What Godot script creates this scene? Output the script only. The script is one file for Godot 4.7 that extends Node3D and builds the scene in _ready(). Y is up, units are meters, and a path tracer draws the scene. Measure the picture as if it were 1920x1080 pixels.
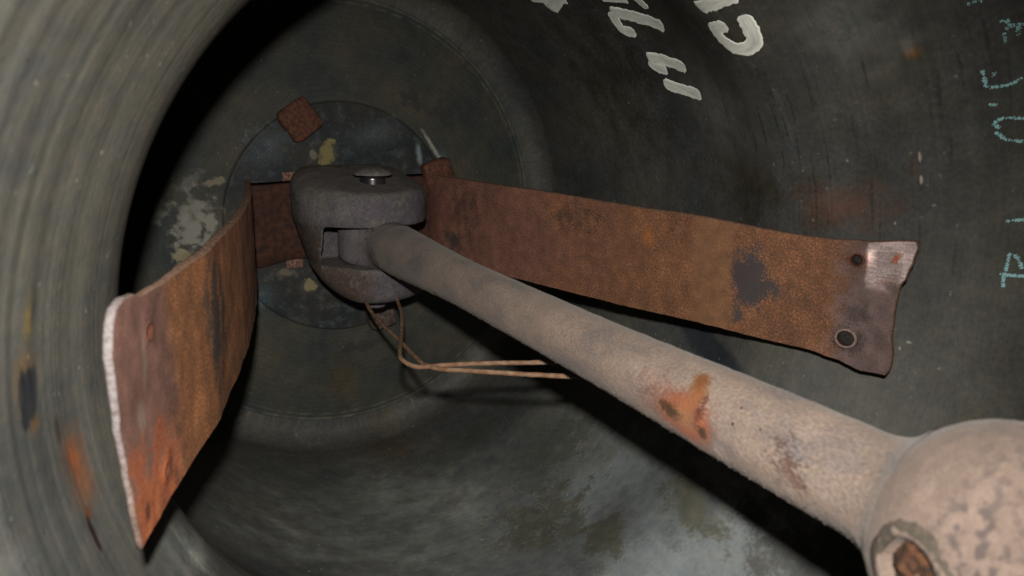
extends Node3D
# A church bell hanging mouth down, seen from below through its mouth: clapper, clevis, spring strap.
# Shapes are written in the bell's own frame: z runs down the bell from its head (0) to its lip (0.75), y is the
# direction of the clevis pin, x the direction in which the clapper swings. TURN and HANG hang that frame in the world.
const TURN := Basis(Vector3(1, 0, 0), Vector3(0, 0, 1), Vector3(0, -1, 0))
const HANG := Vector3(0, 2.6, 0)
const MOUTH := 0.75
const HEAD_R := 0.298

var taken := {}
var grain: FastNoiseLite
var lump: FastNoiseLite

func _ready():
	# camera
	var cam := Camera3D.new()
	cam.name = "camera"
	add_child(cam)
	var eye := Basis(Vector3(0.87344, 0.01901, 0.48656), Vector3(0.0954, 0.97319, -0.20927), Vector3(-0.47749, 0.2292, 0.84822)).orthonormalized()
	cam.transform = Transform3D(TURN * eye, HANG + TURN * Vector3(-0.3016, 0.1492, 1.0201))
	cam.near = 0.02
	cam.far = 50.0
	var lens := CameraAttributesPhysical.new()
	lens.frustum_focal_length = 18.0
	lens.frustum_focus_distance = 0.86
	lens.exposure_aperture = 7.1
	cam.attributes = lens
	cam.fov = 42.373
	# surroundings: the dark underside of a belfry, no sky in view
	var env := Environment.new()
	env.background_mode = Environment.BG_COLOR
	env.background_color = Color(0.012, 0.010, 0.010)
	env.tonemap_mode = Environment.TONE_MAPPER_LINEAR
	env.tonemap_exposure = 1.0
	env.sdfgi_enabled = true
	env.ssao_enabled = true
	env.ssil_enabled = true
	var world := WorldEnvironment.new()
	world.name = "world_environment"
	world.environment = env
	add_child(world)
	# the camera's flash, just above the lens
	var flash := SpotLight3D.new()
	flash.name = "camera_flash"
	flash.light_energy = 0.92
	flash.light_color = Color(1.0, 0.975, 0.94)
	flash.light_size = 0.006
	flash.spot_range = 6.0
	flash.spot_attenuation = 2.0
	flash.spot_angle = 62.0
	flash.spot_angle_attenuation = 1.0
	flash.shadow_enabled = true
	add_child(flash)
	var beam := TURN * Vector3(0.33, -0.62, -0.71)
	flash.global_transform = Transform3D(Basis.looking_at(beam, TURN * Vector3(0, 1, 0)), HANG + TURN * Vector3(-0.3145, 0.2178, 1.0406))

	grain = noise(11, 260.0, 3)
	lump = noise(12, 30.0, 3)
	build_bell()
	build_spring_strap()
	build_clevis()
	build_clapper()
	build_bolts()
	build_wires()

# ---------------------------------------------------------------- helpers
func noise(seed_: int, freq: float, octaves := 4) -> FastNoiseLite:
	var n := FastNoiseLite.new()
	n.noise_type = FastNoiseLite.TYPE_SIMPLEX_SMOOTH
	n.seed = seed_
	n.frequency = freq
	n.fractal_octaves = octaves
	return n

func numbered(called: String) -> String:
	taken[called] = taken.get(called, -1) + 1
	return called if taken[called] == 0 else "%s_%03d" % [called, taken[called]]

func thing(called: String, label: String, category: String, base: Vector3, group := "") -> Node3D:
	var o := Node3D.new()
	o.name = numbered(called)
	add_child(o)
	o.transform = Transform3D(TURN, HANG + TURN * base)
	o.set_meta("label", label)
	o.set_meta("category", category)
	o.set_meta("base", base)
	if group: o.set_meta("group", group)
	return o

func part(called: String, mesh: Mesh, mat: Material, root: Node3D, under: Node3D = null) -> MeshInstance3D:
	var m := MeshInstance3D.new()
	m.name = called
	m.mesh = mesh
	if mat: m.material_override = mat
	if under: under.add_child(m, true)
	else:
		root.add_child(m, true)
		m.position = -root.get_meta("base")
	return m

# a grid of points, rows x columns, wound so that its normals follow d(row) x d(column) times side
func grid_arrays(pts: PackedVector3Array, uvs: PackedVector2Array, rows: int, cols: int, side := 1.0, loop := false, colors := PackedColorArray()) -> Array:
	var nor := PackedVector3Array()
	nor.resize(pts.size())
	for i in rows:
		for j in cols:
			var i0 := maxi(i - 1, 0)
			var i1 := mini(i + 1, rows - 1)
			var j0 := j - 1
			var j1 := j + 1
			if loop:
				if j0 < 0: j0 = cols - 2
				if j1 > cols - 1: j1 = 1
			else:
				j0 = maxi(j0, 0)
				j1 = mini(j1, cols - 1)
			var n := (pts[i1 * cols + j] - pts[i0 * cols + j]).cross(pts[i * cols + j1] - pts[i * cols + j0])
			nor[i * cols + j] = n.normalized() * side if n.length_squared() > 1e-22 else Vector3.ZERO
	for i in rows:   # poles: borrow the neighbouring row's mean
		var flat := true
		for j in cols:
			if nor[i * cols + j] != Vector3.ZERO: flat = false
		if flat:
			var s := Vector3.ZERO
			var k := i + 1 if i == 0 else i - 1
			for j in cols: s += nor[k * cols + j]
			for j in cols: nor[i * cols + j] = s.normalized()
	var idx := PackedInt32Array()
	for i in rows - 1:
		for j in cols - 1:
			var a := i * cols + j
			if side > 0: idx.append_array([a, a + 1, a + cols, a + 1, a + cols + 1, a + cols])
			else: idx.append_array([a, a + cols, a + 1, a + 1, a + cols, a + cols + 1])
	var arr := []
	arr.resize(Mesh.ARRAY_MAX)
	arr[Mesh.ARRAY_VERTEX] = pts
	arr[Mesh.ARRAY_NORMAL] = nor
	arr[Mesh.ARRAY_TEX_UV] = uvs
	if colors.size(): arr[Mesh.ARRAY_COLOR] = colors
	arr[Mesh.ARRAY_INDEX] = idx
	return arr

func mesh_of(arrays: Array) -> ArrayMesh:
	var m := ArrayMesh.new()
	for a in arrays: m.add_surface_from_arrays(Mesh.PRIMITIVE_TRIANGLES, a)
	return m

# a surface turned about the z axis through centre; profile holds (radius, z)
func lathe(profile: PackedVector2Array, steps: int, side := 1.0, centre := Vector2.ZERO) -> ArrayMesh:
	var pts := PackedVector3Array()
	var uvs := PackedVector2Array()
	for i in profile.size():
		for j in steps + 1:
			var a := TAU * j / steps
			pts.append(Vector3(centre.x + profile[i].x * cos(a), centre.y + profile[i].x * sin(a), profile[i].y))
			uvs.append(Vector2(float(j) / steps, float(i) / (profile.size() - 1)))
	return mesh_of([grid_arrays(pts, uvs, profile.size(), steps + 1, side, true)])

# the same about an axis parallel to y; profile holds (radius, y)
func lathe_y(profile: PackedVector2Array, steps: int, at: Vector3, side := 1.0, wobble := 0.0) -> ArrayMesh:
	var pts := PackedVector3Array()
	var uvs := PackedVector2Array()
	for i in profile.size():
		for j in steps + 1:
			var a := TAU * j / steps
			var p := at + Vector3(profile[i].x * cos(a), profile[i].y, profile[i].x * sin(a))
			if wobble > 0: p += Vector3(1, 1, 1) * wobble * lump.get_noise_3dv(Vector3(p.x, p.y, p.z) * 3.0) * minf(1.0, profile[i].x * 200)
			pts.append(p)
			uvs.append(Vector2(float(j) / steps, float(i) / (profile.size() - 1)))
	return mesh_of([grid_arrays(pts, uvs, profile.size(), steps + 1, side, true)])

func tube(path: PackedVector3Array, radius: float, sides: int, rough := 0.0) -> ArrayMesh:
	var c := Curve3D.new()
	for i in path.size():
		var t := (path[mini(i + 1, path.size() - 1)] - path[maxi(i - 1, 0)]) * 0.5
		var inn := t.normalized() * path[i].distance_to(path[maxi(i - 1, 0)]) * 0.33
		var out := t.normalized() * path[i].distance_to(path[mini(i + 1, path.size() - 1)]) * 0.33
		c.add_point(path[i], -inn, out)
	var n := int(c.get_baked_length() / 0.002)
	var pts := PackedVector3Array()
	var uvs := PackedVector2Array()
	var up := Vector3(0, 1, 0.3).normalized()
	for i in n + 1:
		var s := c.get_baked_length() * i / n
		var p := c.sample_baked(s, true)
		var t := (c.sample_baked(minf(s + 0.001, c.get_baked_length()), true) - c.sample_baked(maxf(s - 0.001, 0), true)).normalized()
		var b := t.cross(up).normalized()
		up = b.cross(t).normalized()
		for j in sides + 1:
			var a := TAU * j / sides
			var r := radius * (1.0 + rough * lump.get_noise_3d(s * 4, cos(a) * 0.02, sin(a) * 0.02))
			if i == 0 or i == n: r = 0.0
			pts.append(p + (b * cos(a) + up * sin(a)) * r)
			uvs.append(Vector2(float(j) / sides, s * 20.0))
	return mesh_of([grid_arrays(pts, uvs, n + 1, sides + 1, -1.0, true)])

func plain(c: Color, rough := 0.7, metal := 0.0, spec := 0.4) -> StandardMaterial3D:
	var m := StandardMaterial3D.new()
	m.albedo_color = c
	m.roughness = rough
	m.metallic = metal
	m.metallic_specular = spec
	return m

# texture of a noise between colours, laid on three planes of the object
func speckled(ramp: Array, scale: float, seed_: int, rough: float, bump := 0.06, metal := 0.0, spec := 0.35) -> StandardMaterial3D:
	var m := plain(Color.WHITE, rough, metal, spec)
	var g := Gradient.new()
	g.offsets = PackedFloat32Array()
	g.colors = PackedColorArray()
	for k in ramp.size(): g.add_point(float(ramp[k][0]), ramp[k][1])
	while g.get_point_count() > ramp.size(): g.remove_point(g.get_point_count() - 1)
	var t := NoiseTexture2D.new()
	t.width = 512
	t.height = 512
	t.seamless = true
	t.noise = noise(seed_, 0.018, 6)
	t.color_ramp = g
	m.albedo_texture = t
	m.uv1_triplanar = true
	m.uv1_scale = Vector3.ONE * scale
	var h := NoiseTexture2D.new()
	h.width = 512
	h.height = 512
	h.seamless = true
	h.noise = noise(seed_ + 7, 0.09, 4)
	m.heightmap_enabled = true
	m.heightmap_texture = h
	m.heightmap_scale = bump
	return m

# greys 0..255 of a noise that joins up at its left and right edges
func field(w: int, h: int, seed_: int, freq: float, octaves := 4) -> PackedByteArray:
	return noise(seed_, freq, octaves).get_seamless_image(w, h).get_data()

# the same, drawn out sideways
func drawn_field(w: int, h: int, seed_: int, freq: float, stretch: int, octaves := 4) -> PackedByteArray:
	var im := noise(seed_, freq, octaves).get_seamless_image(w / stretch, h)
	im.resize(w, h, Image.INTERPOLATE_CUBIC)
	return im.get_data()

func tex(w: int, h: int, data: PackedByteArray) -> ImageTexture:
	return ImageTexture.create_from_image(Image.create_from_data(w, h, false, Image.FORMAT_RGB8, data))

func grey_tex(w: int, h: int, data: PackedByteArray) -> ImageTexture:
	return ImageTexture.create_from_image(Image.create_from_data(w, h, false, Image.FORMAT_L8, data))

# stains and painted light alike: soft, ragged blot laid over an RGB image. Centre and radii in pixels; hard 0..1; ragged by the noise bytes
func stain_or_light(data: PackedByteArray, w: int, h: int, nz: PackedByteArray, cx: float, cy: float, rx: float, ry: float, turn: float, c: Color, strength: float, hard: float, ragged: float, wrap := false) -> void:
	var e := maxf(rx, ry) * 1.7
	var ct := cos(turn)
	var sn := sin(turn)
	var cr := c.r * 255
	var cg := c.g * 255
	var cb := c.b * 255
	var base := 0.0   # soft blots keep the grain of what they lie on
	if hard < 0.2:
		var n := 0
		for y in range(maxi(0, int(cy - ry * 0.7)), mini(h, int(cy + ry * 0.7) + 1), 4):
			for x in range(int(cx - rx * 0.7), int(cx + rx * 0.7) + 1, 4):
				var xx := posmod(x, w)
				base += data[(y * w + xx) * 3 + 1]
				n += 1
		base = base / n if n > 3 else 0.0
	for y in range(maxi(0, int(cy - e)), mini(h, int(cy + e) + 1)):
		for x in range(int(cx - e), int(cx + e) + 1):
			var xx := x
			if wrap: xx = posmod(x, w)
			elif x < 0 or x >= w: continue
			var dx := x - cx
			var dy := y - cy
			var u := (dx * ct + dy * sn) / rx
			var v := (dy * ct - dx * sn) / ry
			var d := sqrt(u * u + v * v)
			if d > 1.7: continue
			d += (nz[y * w + xx] / 255.0 - 0.5) * ragged
			var a := clampf((1.0 - d) / (1.0 - hard * 0.95) + 0.25 * hard, 0.0, 1.0)
			if a <= 0.0: continue
			a = a * a * (3.0 - 2.0 * a) * strength
			var k := (y * w + xx) * 3
			var q := clampf(data[k + 1] / base, 0.7, 1.35) if base > 1.0 else 1.0
			data[k] = mini(255, int(data[k] + (cr * q - data[k]) * a))
			data[k + 1] = mini(255, int(data[k + 1] + (cg * q - data[k + 1]) * a))
			data[k + 2] = mini(255, int(data[k + 2] + (cb * q - data[k + 2]) * a))

func smooth(a: float, b: float, x: float) -> float:
	var t := clampf((x - a) / (b - a), 0.0, 1.0)
	return t * t * (3.0 - 2.0 * t)

# ---------------------------------------------------------------- the bell
func inner_radius(z: float) -> float:
	var zz := minf(z, MOUTH)
	var r := 0.3335 + 0.0072 * (zz - 0.4) + 0.1641 * exp((zz - MOUTH) / 0.0523) - 0.0388 * exp(-pow((zz - 0.5152) / 0.09, 2))
	if z < 0.035: r -= (r - HEAD_R) * (1.0 - sqrt(maxf(0.0, 1.0 - pow(1.0 - z / 0.035, 2))))
	return r

func on_wall(a: float, z: float, lift := 0.0) -> Vector3:
	var r := inner_radius(z)
	var s := (inner_radius(z + 0.002) - inner_radius(z - 0.002)) / 0.004
	var n := Vector2(-1.0, s).normalized()
	return Vector3((r + n.x * lift) * cos(a), (r + n.x * lift) * sin(a), z + n.y * lift)

func wall_texture() -> Array:
	var w := 2048
	var h := 896
	var big := field(w, h, 1, 0.004, 5)
	var mid := field(w, h, 2, 0.02, 5)
	var fine := field(w, h, 3, 0.16, 4)
	var fleck := field(w, h, 4, 0.11, 2)
	var streak := drawn_field(w, h, 5, 0.08, 64, 5)
	var scratch := drawn_field(w, h, 6, 0.26, 128, 3)
	var data := PackedByteArray()
	data.resize(w * h * 3)
	var bump := PackedByteArray()
	bump.resize(w * h)
	var rag := PackedByteArray()
	rag.resize(w * h)
	var turned := PackedFloat32Array()   # the turning marks are best kept on one flank
	for x in w: turned.append(0.25 + 0.75 * smooth(-0.35, 0.75, cos(TAU * x / w - 2.75)))
	var i := 0
	for y in h:
		var z := MOUTH * y / h
		var lip_z := smooth(0.40, 0.52, z)
		for x in w:
			var lip := lip_z * turned[x]
			var b := big[i] / 255.0 - 0.5
			var m := mid[i] / 255.0 - 0.5
			var f := fine[i] / 255.0 - 0.5
			var s := streak[i] / 255.0 - 0.5
			var c := scratch[i] / 255.0 - 0.5
			var calm := 1.0 - 0.65 * lip
			rag[i] = clampi(int(128 + m * 210 + f * 90), 0, 255)
			var l := 1.02 + b * 0.28 + m * 0.22 * calm + f * 0.28 * calm * calm + s * (0.05 + 0.27 * lip) + c * (0.07 + 0.09 * lip)
			var r := 68.5 * l
			var g := 68.5 * l
			var u := 64.5 * l
			var warm := b * 0.7 - m * 0.35
			r += warm * 12.0
			g += warm * 6.0
			u -= warm * 9.0
			if fleck[i] > 212:   # pale specks of lime and dust
				var k := (fleck[i] - 212) / 43.0 * smooth(0.0, 0.2, m + 0.1)
				r += 95 * k
				g += 95 * k
				u += 90 * k
			data[i * 3] = clampi(int(r), 0, 255)
			data[i * 3 + 1] = clampi(int(g), 0, 255)
			data[i * 3 + 2] = clampi(int(u), 0, 255)
			bump[i] = clampi(int(128 + f * 70 + s * 50 * (0.3 + lip) + c * 50 + m * 40), 0, 255)
			i += 1
	# stains, and broad light and dark painted in: angle, height down the bell, radius round, radius along, turn, colour, strength, hardness, raggedness
	for s in [
		[2.75, 0.600, 0.40, 0.17, 0.0, Color(0.425, 0.415, 0.378), 0.65, 0.0, 0.25],  # flash brightness of the left flare, painted into the colour
		[-2.92, 0.63, 0.17, 0.10, 0.0, Color(0.255, 0.26, 0.252), 0.9, 0.0, 0.5],  # weaker light on the lower left flank, painted in
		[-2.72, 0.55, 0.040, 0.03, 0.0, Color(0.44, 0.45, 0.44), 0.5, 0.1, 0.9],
		[-1.20, 0.40, 0.42, 0.38, 0.0, Color(0.43, 0.448, 0.446), 0.8, 0.0, 0.7],  # pale dust and the flash's brightness on the low side, painted together
		[-1.02, 0.50, 0.17, 0.20, 0.3, Color(0.43, 0.455, 0.46), 0.75, 0.20, 1.6],
		[-1.08, 0.38, 0.050, 0.060, 0.5, Color(0.47, 0.50, 0.51), 0.60, 0.45, 1.8],
		[-0.86, 0.40, 0.030, 0.050, 0.5, Color(0.45, 0.48, 0.49), 0.60, 0.45, 1.8],
		[-0.98, 0.57, 0.080, 0.050, 0.2, Color(0.50, 0.53, 0.54), 0.60, 0.40, 1.8],
		[-1.16, 0.53, 0.045, 0.070, 0.5, Color(0.47, 0.50, 0.51), 0.55, 0.45, 1.8],
		[-0.870, 0.515, 0.030, 0.050, 0.3, Color(0.29, 0.285, 0.235), 0.75, 0.35, 1.7],
		[-1.12, 0.46, 0.035, 0.045, 0.6, Color(0.28, 0.27, 0.215), 0.65, 0.50, 1.9],
		[-1.24, 0.37, 0.070, 0.060, 0.4, Color(0.27, 0.265, 0.21), 0.65, 0.40, 1.9],
		[-0.99, 0.27, 0.080, 0.070, 0.2, Color(0.255, 0.27, 0.235), 0.60, 0.30, 1.9],
		[-1.45, 0.43, 0.070, 0.070, 0.1, Color(0.42, 0.44, 0.44), 0.55, 0.35, 1.9],
		[0.10, 0.64, 0.26, 0.14, 0.0, Color(0.225, 0.228, 0.212), 0.55, 0.0, 0.5],  # dimmer light by the right lip, painted in
		[0.72, 0.62, 0.14, 0.10, 0.0, Color(0.23, 0.225, 0.205), 0.45, 0.0, 0.6],  # dimmer light on the upper right wall, painted in
		[-1.75, 0.20, 0.28, 0.22, 0.2, Color(0.40, 0.415, 0.40), 0.7, 0.0, 1.2],  # brightness of the deep low side, painted into the colour
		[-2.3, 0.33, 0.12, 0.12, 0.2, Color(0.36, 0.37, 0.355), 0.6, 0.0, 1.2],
		[-1.1, 0.14, 0.14, 0.05, 0.1, Color(0.20, 0.20, 0.18), 0.5, 0.0, 1.2],
		[-1.45, 0.06, 0.05, 0.09, 0.0, Color(0.24, 0.20, 0.14), 0.5, 0.0, 1.0],
		[0.525, 0.43, 0.09, 0.09, 0.4, Color(0.47, 0.48, 0.48), 0.55, 0.0, 1.4],
		[0.74, 0.60, 0.07, 0.06, 0.0, Color(0.50, 0.51, 0.49), 0.5, 0.0, 1.4],
		[0.95, 0.40, 0.16, 0.16, 0.0, Color(0.21, 0.20, 0.17), 0.55, 0.0, 1.0],
		[0.62, 0.25, 0.12, 0.10, 0.0, Color(0.19, 0.17, 0.14), 0.5, 0.0, 1.2],
		[0.25, 0.46, 0.05, 0.09, 0.0, Color(0.22, 0.19, 0.15), 0.55, 0.0, 1.2],
		[-0.36, 0.42, 0.022, 0.10, 0.25, Color(0.16, 0.18, 0.21), 0.8, 0.5, 0.7],  # dark bluish band below the right arm
		[0.623, 0.633, 0.008, 0.008, 0.0, Color(0.55, 0.33, 0.12), 0.75, 0.0, 0.5],
		[0.64, 0.631, 0.011, 0.008, 0.0, Color(0.42, 0.41, 0.39), 0.6, 0.0, 0.8],
		[0.223, 0.568, 0.035, 0.06, 0.0, Color(0.36, 0.22, 0.16), 0.6, 0.0, 0.9],
		[0.355, 0.625, 0.006, 0.0015, 0.0, Color(0.62, 0.58, 0.54), 0.9, 0.6, 0.4],
		[0.294, 0.625, 0.005, 0.0015, 0.0, Color(0.62, 0.56, 0.52), 0.9, 0.6, 0.4],
		[0.33, 0.620, 0.016, 0.008, 0.0, Color(0.28, 0.20, 0.16), 0.6, 0.0, 0.8],
		[3.07, 0.620, 0.024, 0.012, 0.1, Color(0.44, 0.32, 0.19), 0.6, 0.0, 0.8],
		[3.140, 0.618, 0.009, 0.007, 0.4, Color(0.50, 0.33, 0.18), 0.55, 0.0, 0.8],
		[3.088, 0.6155, 0.0130, 0.0026, 0.02, Color(0.17, 0.18, 0.19), 0.95, 0.55, 1.0],
		[3.100, 0.6180, 0.0165, 0.0028, 0.02, Color(0.13, 0.14, 0.16), 0.95, 0.6, 1.0],
		[3.106, 0.6205, 0.0150, 0.0028, 0.02, Color(0.15, 0.16, 0.18), 0.95, 0.6, 1.0],
		[3.103, 0.6230, 0.0155, 0.0026, 0.02, Color(0.13, 0.14, 0.16), 0.95, 0.6, 1.0],
		[3.118, 0.6190, 0.0080, 0.0050, 0.25, Color(0.16, 0.17, 0.18), 0.90, 0.4, 0.9],
		[3.090, 0.6250, 0.0080, 0.0016, 0.02, Color(0.19, 0.19, 0.19), 0.85, 0.3, 1.2],
		[2.985, 0.619, 0.020, 0.006, 0.0, Color(0.46, 0.38, 0.22), 0.75, 0.2, 0.9],
		[2.975, 0.616, 0.016, 0.003, 0.0, Color(0.22, 0.22, 0.20), 0.75, 0.3, 0.9],
		[-3.045, 0.596, 0.016, 0.006, 0.0, Color(0.54, 0.29, 0.16), 0.8, 0.0, 0.5],
		[-3.02, 0.594, 0.035, 0.014, 0.0, Color(0.50, 0.29, 0.18), 0.6, 0.0, 0.8],
		[-3.111, 0.603, 0.010, 0.003, 0.0, Color(0.18, 0.16, 0.13), 0.7, 0.2, 0.8],
		[-2.912, 0.600, 0.0125, 0.0016, 0.02, Color(0.13, 0.10, 0.08), 0.95, 0.8, 0.2],
		[-2.95, 0.598, 0.006, 0.0022, 0.0, Color(0.40, 0.18, 0.08), 0.8, 0.2, 0.3],
		[-2.66, 0.528, 0.035, 0.03, 0.0, Color(0.50, 0.51, 0.49), 0.6, 0.0, 0.9],
		[-2.99, 0.66, 0.06, 0.03, 0.0, Color(0.46, 0.47, 0.46), 0.5, 0.0, 1.2]]:
		var px := 0.33 * TAU / w
		stain_or_light(data, w, h, rag, fposmod(s[0], TAU) / TAU * w, s[1] / MOUTH * h, s[2] / px, s[3] / (MOUTH / h), s[4], s[5], s[6], s[7], s[8], true)
	# thin dark runs along the turning marks of the right-hand wall
	var rng := RandomNumberGenerator.new()
	rng.seed = 5
	for k in 46:
		var a := rng.randf_range(0.05, 0.62)
		var z := rng.randf_range(0.42, 0.69)
		stain_or_light(data, w, h, fine, a / TAU * w, z / MOUTH * h, rng.randf_range(10, 34), rng.randf_range(1.0, 2.2), rng.randf_range(-0.05, 0.05), Color(0.13, 0.14, 0.15), rng.randf_range(0.25, 0.6), 0.2, 0.9, true)
	for k in 260:   # pale nicks
		var a := rng.randf() * TAU
		var z := rng.randf_range(0.03, 0.73)
		stain_or_light(data, w, h, fine, a / TAU * w, z / MOUTH * h, rng.randf_range(1.0, 3.4), rng.randf_range(0.8, 1.5), rng.randf() * PI, Color(0.62, 0.62, 0.58), rng.randf_range(0.2, 0.75), 0.4, 0.4, true)
	return [tex(w, h, data), grey_tex(w, h, bump)]

# close-up grain of the bronze: fine mottle, pits, hairline turning marks and nicks, tiling
func fine_grain() -> ImageTexture:
	var w := 1024
	var a := field(w, w, 41, 0.012, 6)
	var f := field(w, w, 42, 0.30, 3)
	var pit := field(w, w, 43, 0.16, 2)
	var hair := drawn_field(w, w, 44, 0.30, 16, 2)
	var data := PackedByteArray()
	data.resize(w * w * 3)
	for i in w * w:
		var v := 232.0 + (a[i] - 128) * 0.12 + (f[i] - 128) * 0.22 + (hair[i] - 128) * 0.14
		if pit[i] < 34: v -= (34 - pit[i]) * 4.0
		if pit[i] > 214: v += (pit[i] - 214) * 2.0
		var q := (a[i] - 128) * 0.05
		data[i * 3] = clampi(int(v + q), 0, 255)
		data[i * 3 + 1] = clampi(int(v), 0, 255)
		data[i * 3 + 2] = clampi(int(v - q), 0, 255)
	var rng := RandomNumberGenerator.new()
	rng.seed = 9
	for k in 240:
		var tone := rng.randf_range(0.35, 1.0)
		stain_or_light(data, w, w, f, rng.randf() * w, rng.randf() * w, rng.randf_range(1, 14), rng.randf_range(0.6, 1.6), rng.randf_range(-0.4, 0.4), Color(tone, tone, tone), rng.randf_range(0.2, 0.6), 0.5, 0.6, true)
	return tex(w, w, data)

func head_texture() -> Array:
	var w := 1024
	var big := field(w, w, 21, 0.006, 5)
	var mid := field(w, w, 22, 0.03, 5)
	var fine := field(w, w, 23, 0.2, 4)
	var fleck := field(w, w, 24, 0.10, 2)
	var data := PackedByteArray()
	data.resize(w * w * 3)
	var bump := PackedByteArray()
	bump.resize(w * w)
	var i := 0
	for y in w:
		for x in w:
			var px := (x / 1023.0 - 0.5) * 0.62
			var py := (y / 1023.0 - 0.5) * 0.62
			var d := sqrt(px * px + py * py)
			var b := big[i] / 255.0 - 0.5
			var m := mid[i] / 255.0 - 0.5
			var f := fine[i] / 255.0 - 0.5
			var inner := 1.0 - smooth(0.156, 0.162, d)
			var turned := sin(d * 900.0 + b * 14.0) * 0.5 + sin(d * 2300.0 + m * 6) * 0.5
			var l := 0.92 + b * 0.26 + m * (0.16 + 0.16 * inner) + f * 0.26 + turned * 0.05 * (1.0 - inner)
			var r := (57.0 - 14.0 * inner) * l
			var g := (58.5 - 13.5 * inner) * l
			var u := (53.5 - 8.5 * inner) * l
			r += b * 10.0
			u -= b * 10.0
			var pale := smooth(0.02, 0.30, m + f * 0.5 - b * 0.3) * inner * 0.55
			r += pale * 24
			g += pale * 26
			u += pale * 25
			var rim := exp(-pow((d - 0.1605) / 0.0014, 2))
			var ring := exp(-pow((d - 0.2955) / 0.0016, 2)) * (0.8 + 1.4 * m) + exp(-pow((d - 0.2885) / 0.0012, 2)) * (0.5 + 1.5 * m)
			var k := 1.0 - 0.28 * rim * (0.7 + m)
			r = r * k + ring * 26
			g = g * k + ring * 27
			u = u * k + ring * 26
			if fleck[i] > 214:
				var q := (fleck[i] - 214) / 41.0
				r += 80 * q
				g += 82 * q
				u += 78 * q
			data[i * 3] = clampi(int(r), 0, 255)
			data[i * 3 + 1] = clampi(int(g), 0, 255)
			data[i * 3 + 2] = clampi(int(u), 0, 255)
			bump[i] = clampi(int(128 + f * 60 + m * 70 + turned * 12), 0, 255)
			i += 1
	for s in [
		[-0.198, 0.006, 0.030, 0.038, -0.4, Color(0.42, 0.415, 0.38), 0.85, 0.35, 1.9],
		[-0.185, -0.012, 0.045, 0.055, -0.2, Color(0.38, 0.38, 0.36), 0.55, 0.1, 1.6],
		[-0.215, -0.036, 0.011, 0.012, 0.0, Color(0.52, 0.49, 0.40), 0.85, 0.5, 1.4],
		[-0.205, -0.052, 0.022, 0.018, 0.5, Color(0.44, 0.40, 0.28), 0.8, 0.4, 1.5],
		[-0.166, 0.056, 0.018, 0.006, 0.3, Color(0.46, 0.43, 0.36), 0.8, 0.4, 1.6],
		[-0.20, 0.056, 0.030, 0.010, 0.6, Color(0.40, 0.39, 0.37), 0.6, 0.2, 1.7],
		[-0.238, 0.02, 0.014, 0.02, 0.0, Color(0.42, 0.42, 0.39), 0.6, 0.2, 1.7],
		[-0.020, 0.090, 0.013, 0.019, -0.5, Color(0.44, 0.40, 0.25), 0.9, 0.5, 1.3],
		[-0.040, 0.088, 0.006, 0.010, 0.0, Color(0.44, 0.43, 0.36), 0.7, 0.4, 1.4],
		[-0.055, -0.093, 0.012, 0.010, 0.0, Color(0.48, 0.44, 0.33), 0.85, 0.5, 1.5],
		[-0.085, -0.070, 0.020, 0.008, 0.0, Color(0.42, 0.38, 0.33), 0.7, 0.3, 1.6],
		[-0.120, -0.100, 0.030, 0.030, 0.0, Color(0.27, 0.34, 0.38), 0.6, 0.0, 1.2],
		[-0.10, 0.100, 0.045, 0.03, 0.6, Color(0.33, 0.37, 0.40), 0.5, 0.1, 1.8],
		[0.05, 0.118, 0.05, 0.022, 0.2, Color(0.32, 0.37, 0.39), 0.5, 0.1, 1.8],
		[0.113, 0.088, 0.006, 0.024, 0.15, Color(0.47, 0.53, 0.55), 0.75, 0.2, 0.8],
		[0.135, 0.098, 0.004, 0.036, 0.6, Color(0.56, 0.56, 0.51), 0.8, 0.2, 0.8],
		[0.150, 0.085, 0.012, 0.020, 0.5, Color(0.36, 0.40, 0.40), 0.6, 0.0, 0.8],
		[0.10, 0.165, 0.026, 0.012, -0.6, Color(0.17, 0.17, 0.17), 0.6, 0.2, 1.8],
		[0.155, 0.145, 0.022, 0.014, -0.8, Color(0.17, 0.17, 0.16), 0.6, 0.2, 1.8],
		[0.02, 0.17, 0.022, 0.007, -0.3, Color(0.18, 0.18, 0.18), 0.6, 0.2, 1.8],
		[0.02, -0.19, 0.045, 0.010, 0.1, Color(0.17, 0.17, 0.17), 0.6, 0.2, 1.8],
		[-0.01, -0.24, 0.035, 0.06, 0.0, Color(0.24, 0.20, 0.14), 0.55, 0.0, 1.0]]:
		stain_or_light(data, w, w, mid, (s[0] / 0.62 + 0.5) * w, (s[1] / 0.62 + 0.5) * w, s[2] / 0.62 * w, s[3] / 0.62 * w, s[4], s[5], s[6], s[7], s[8])
	return [tex(w, w, data), grey_tex(w, w, bump)]

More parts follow.
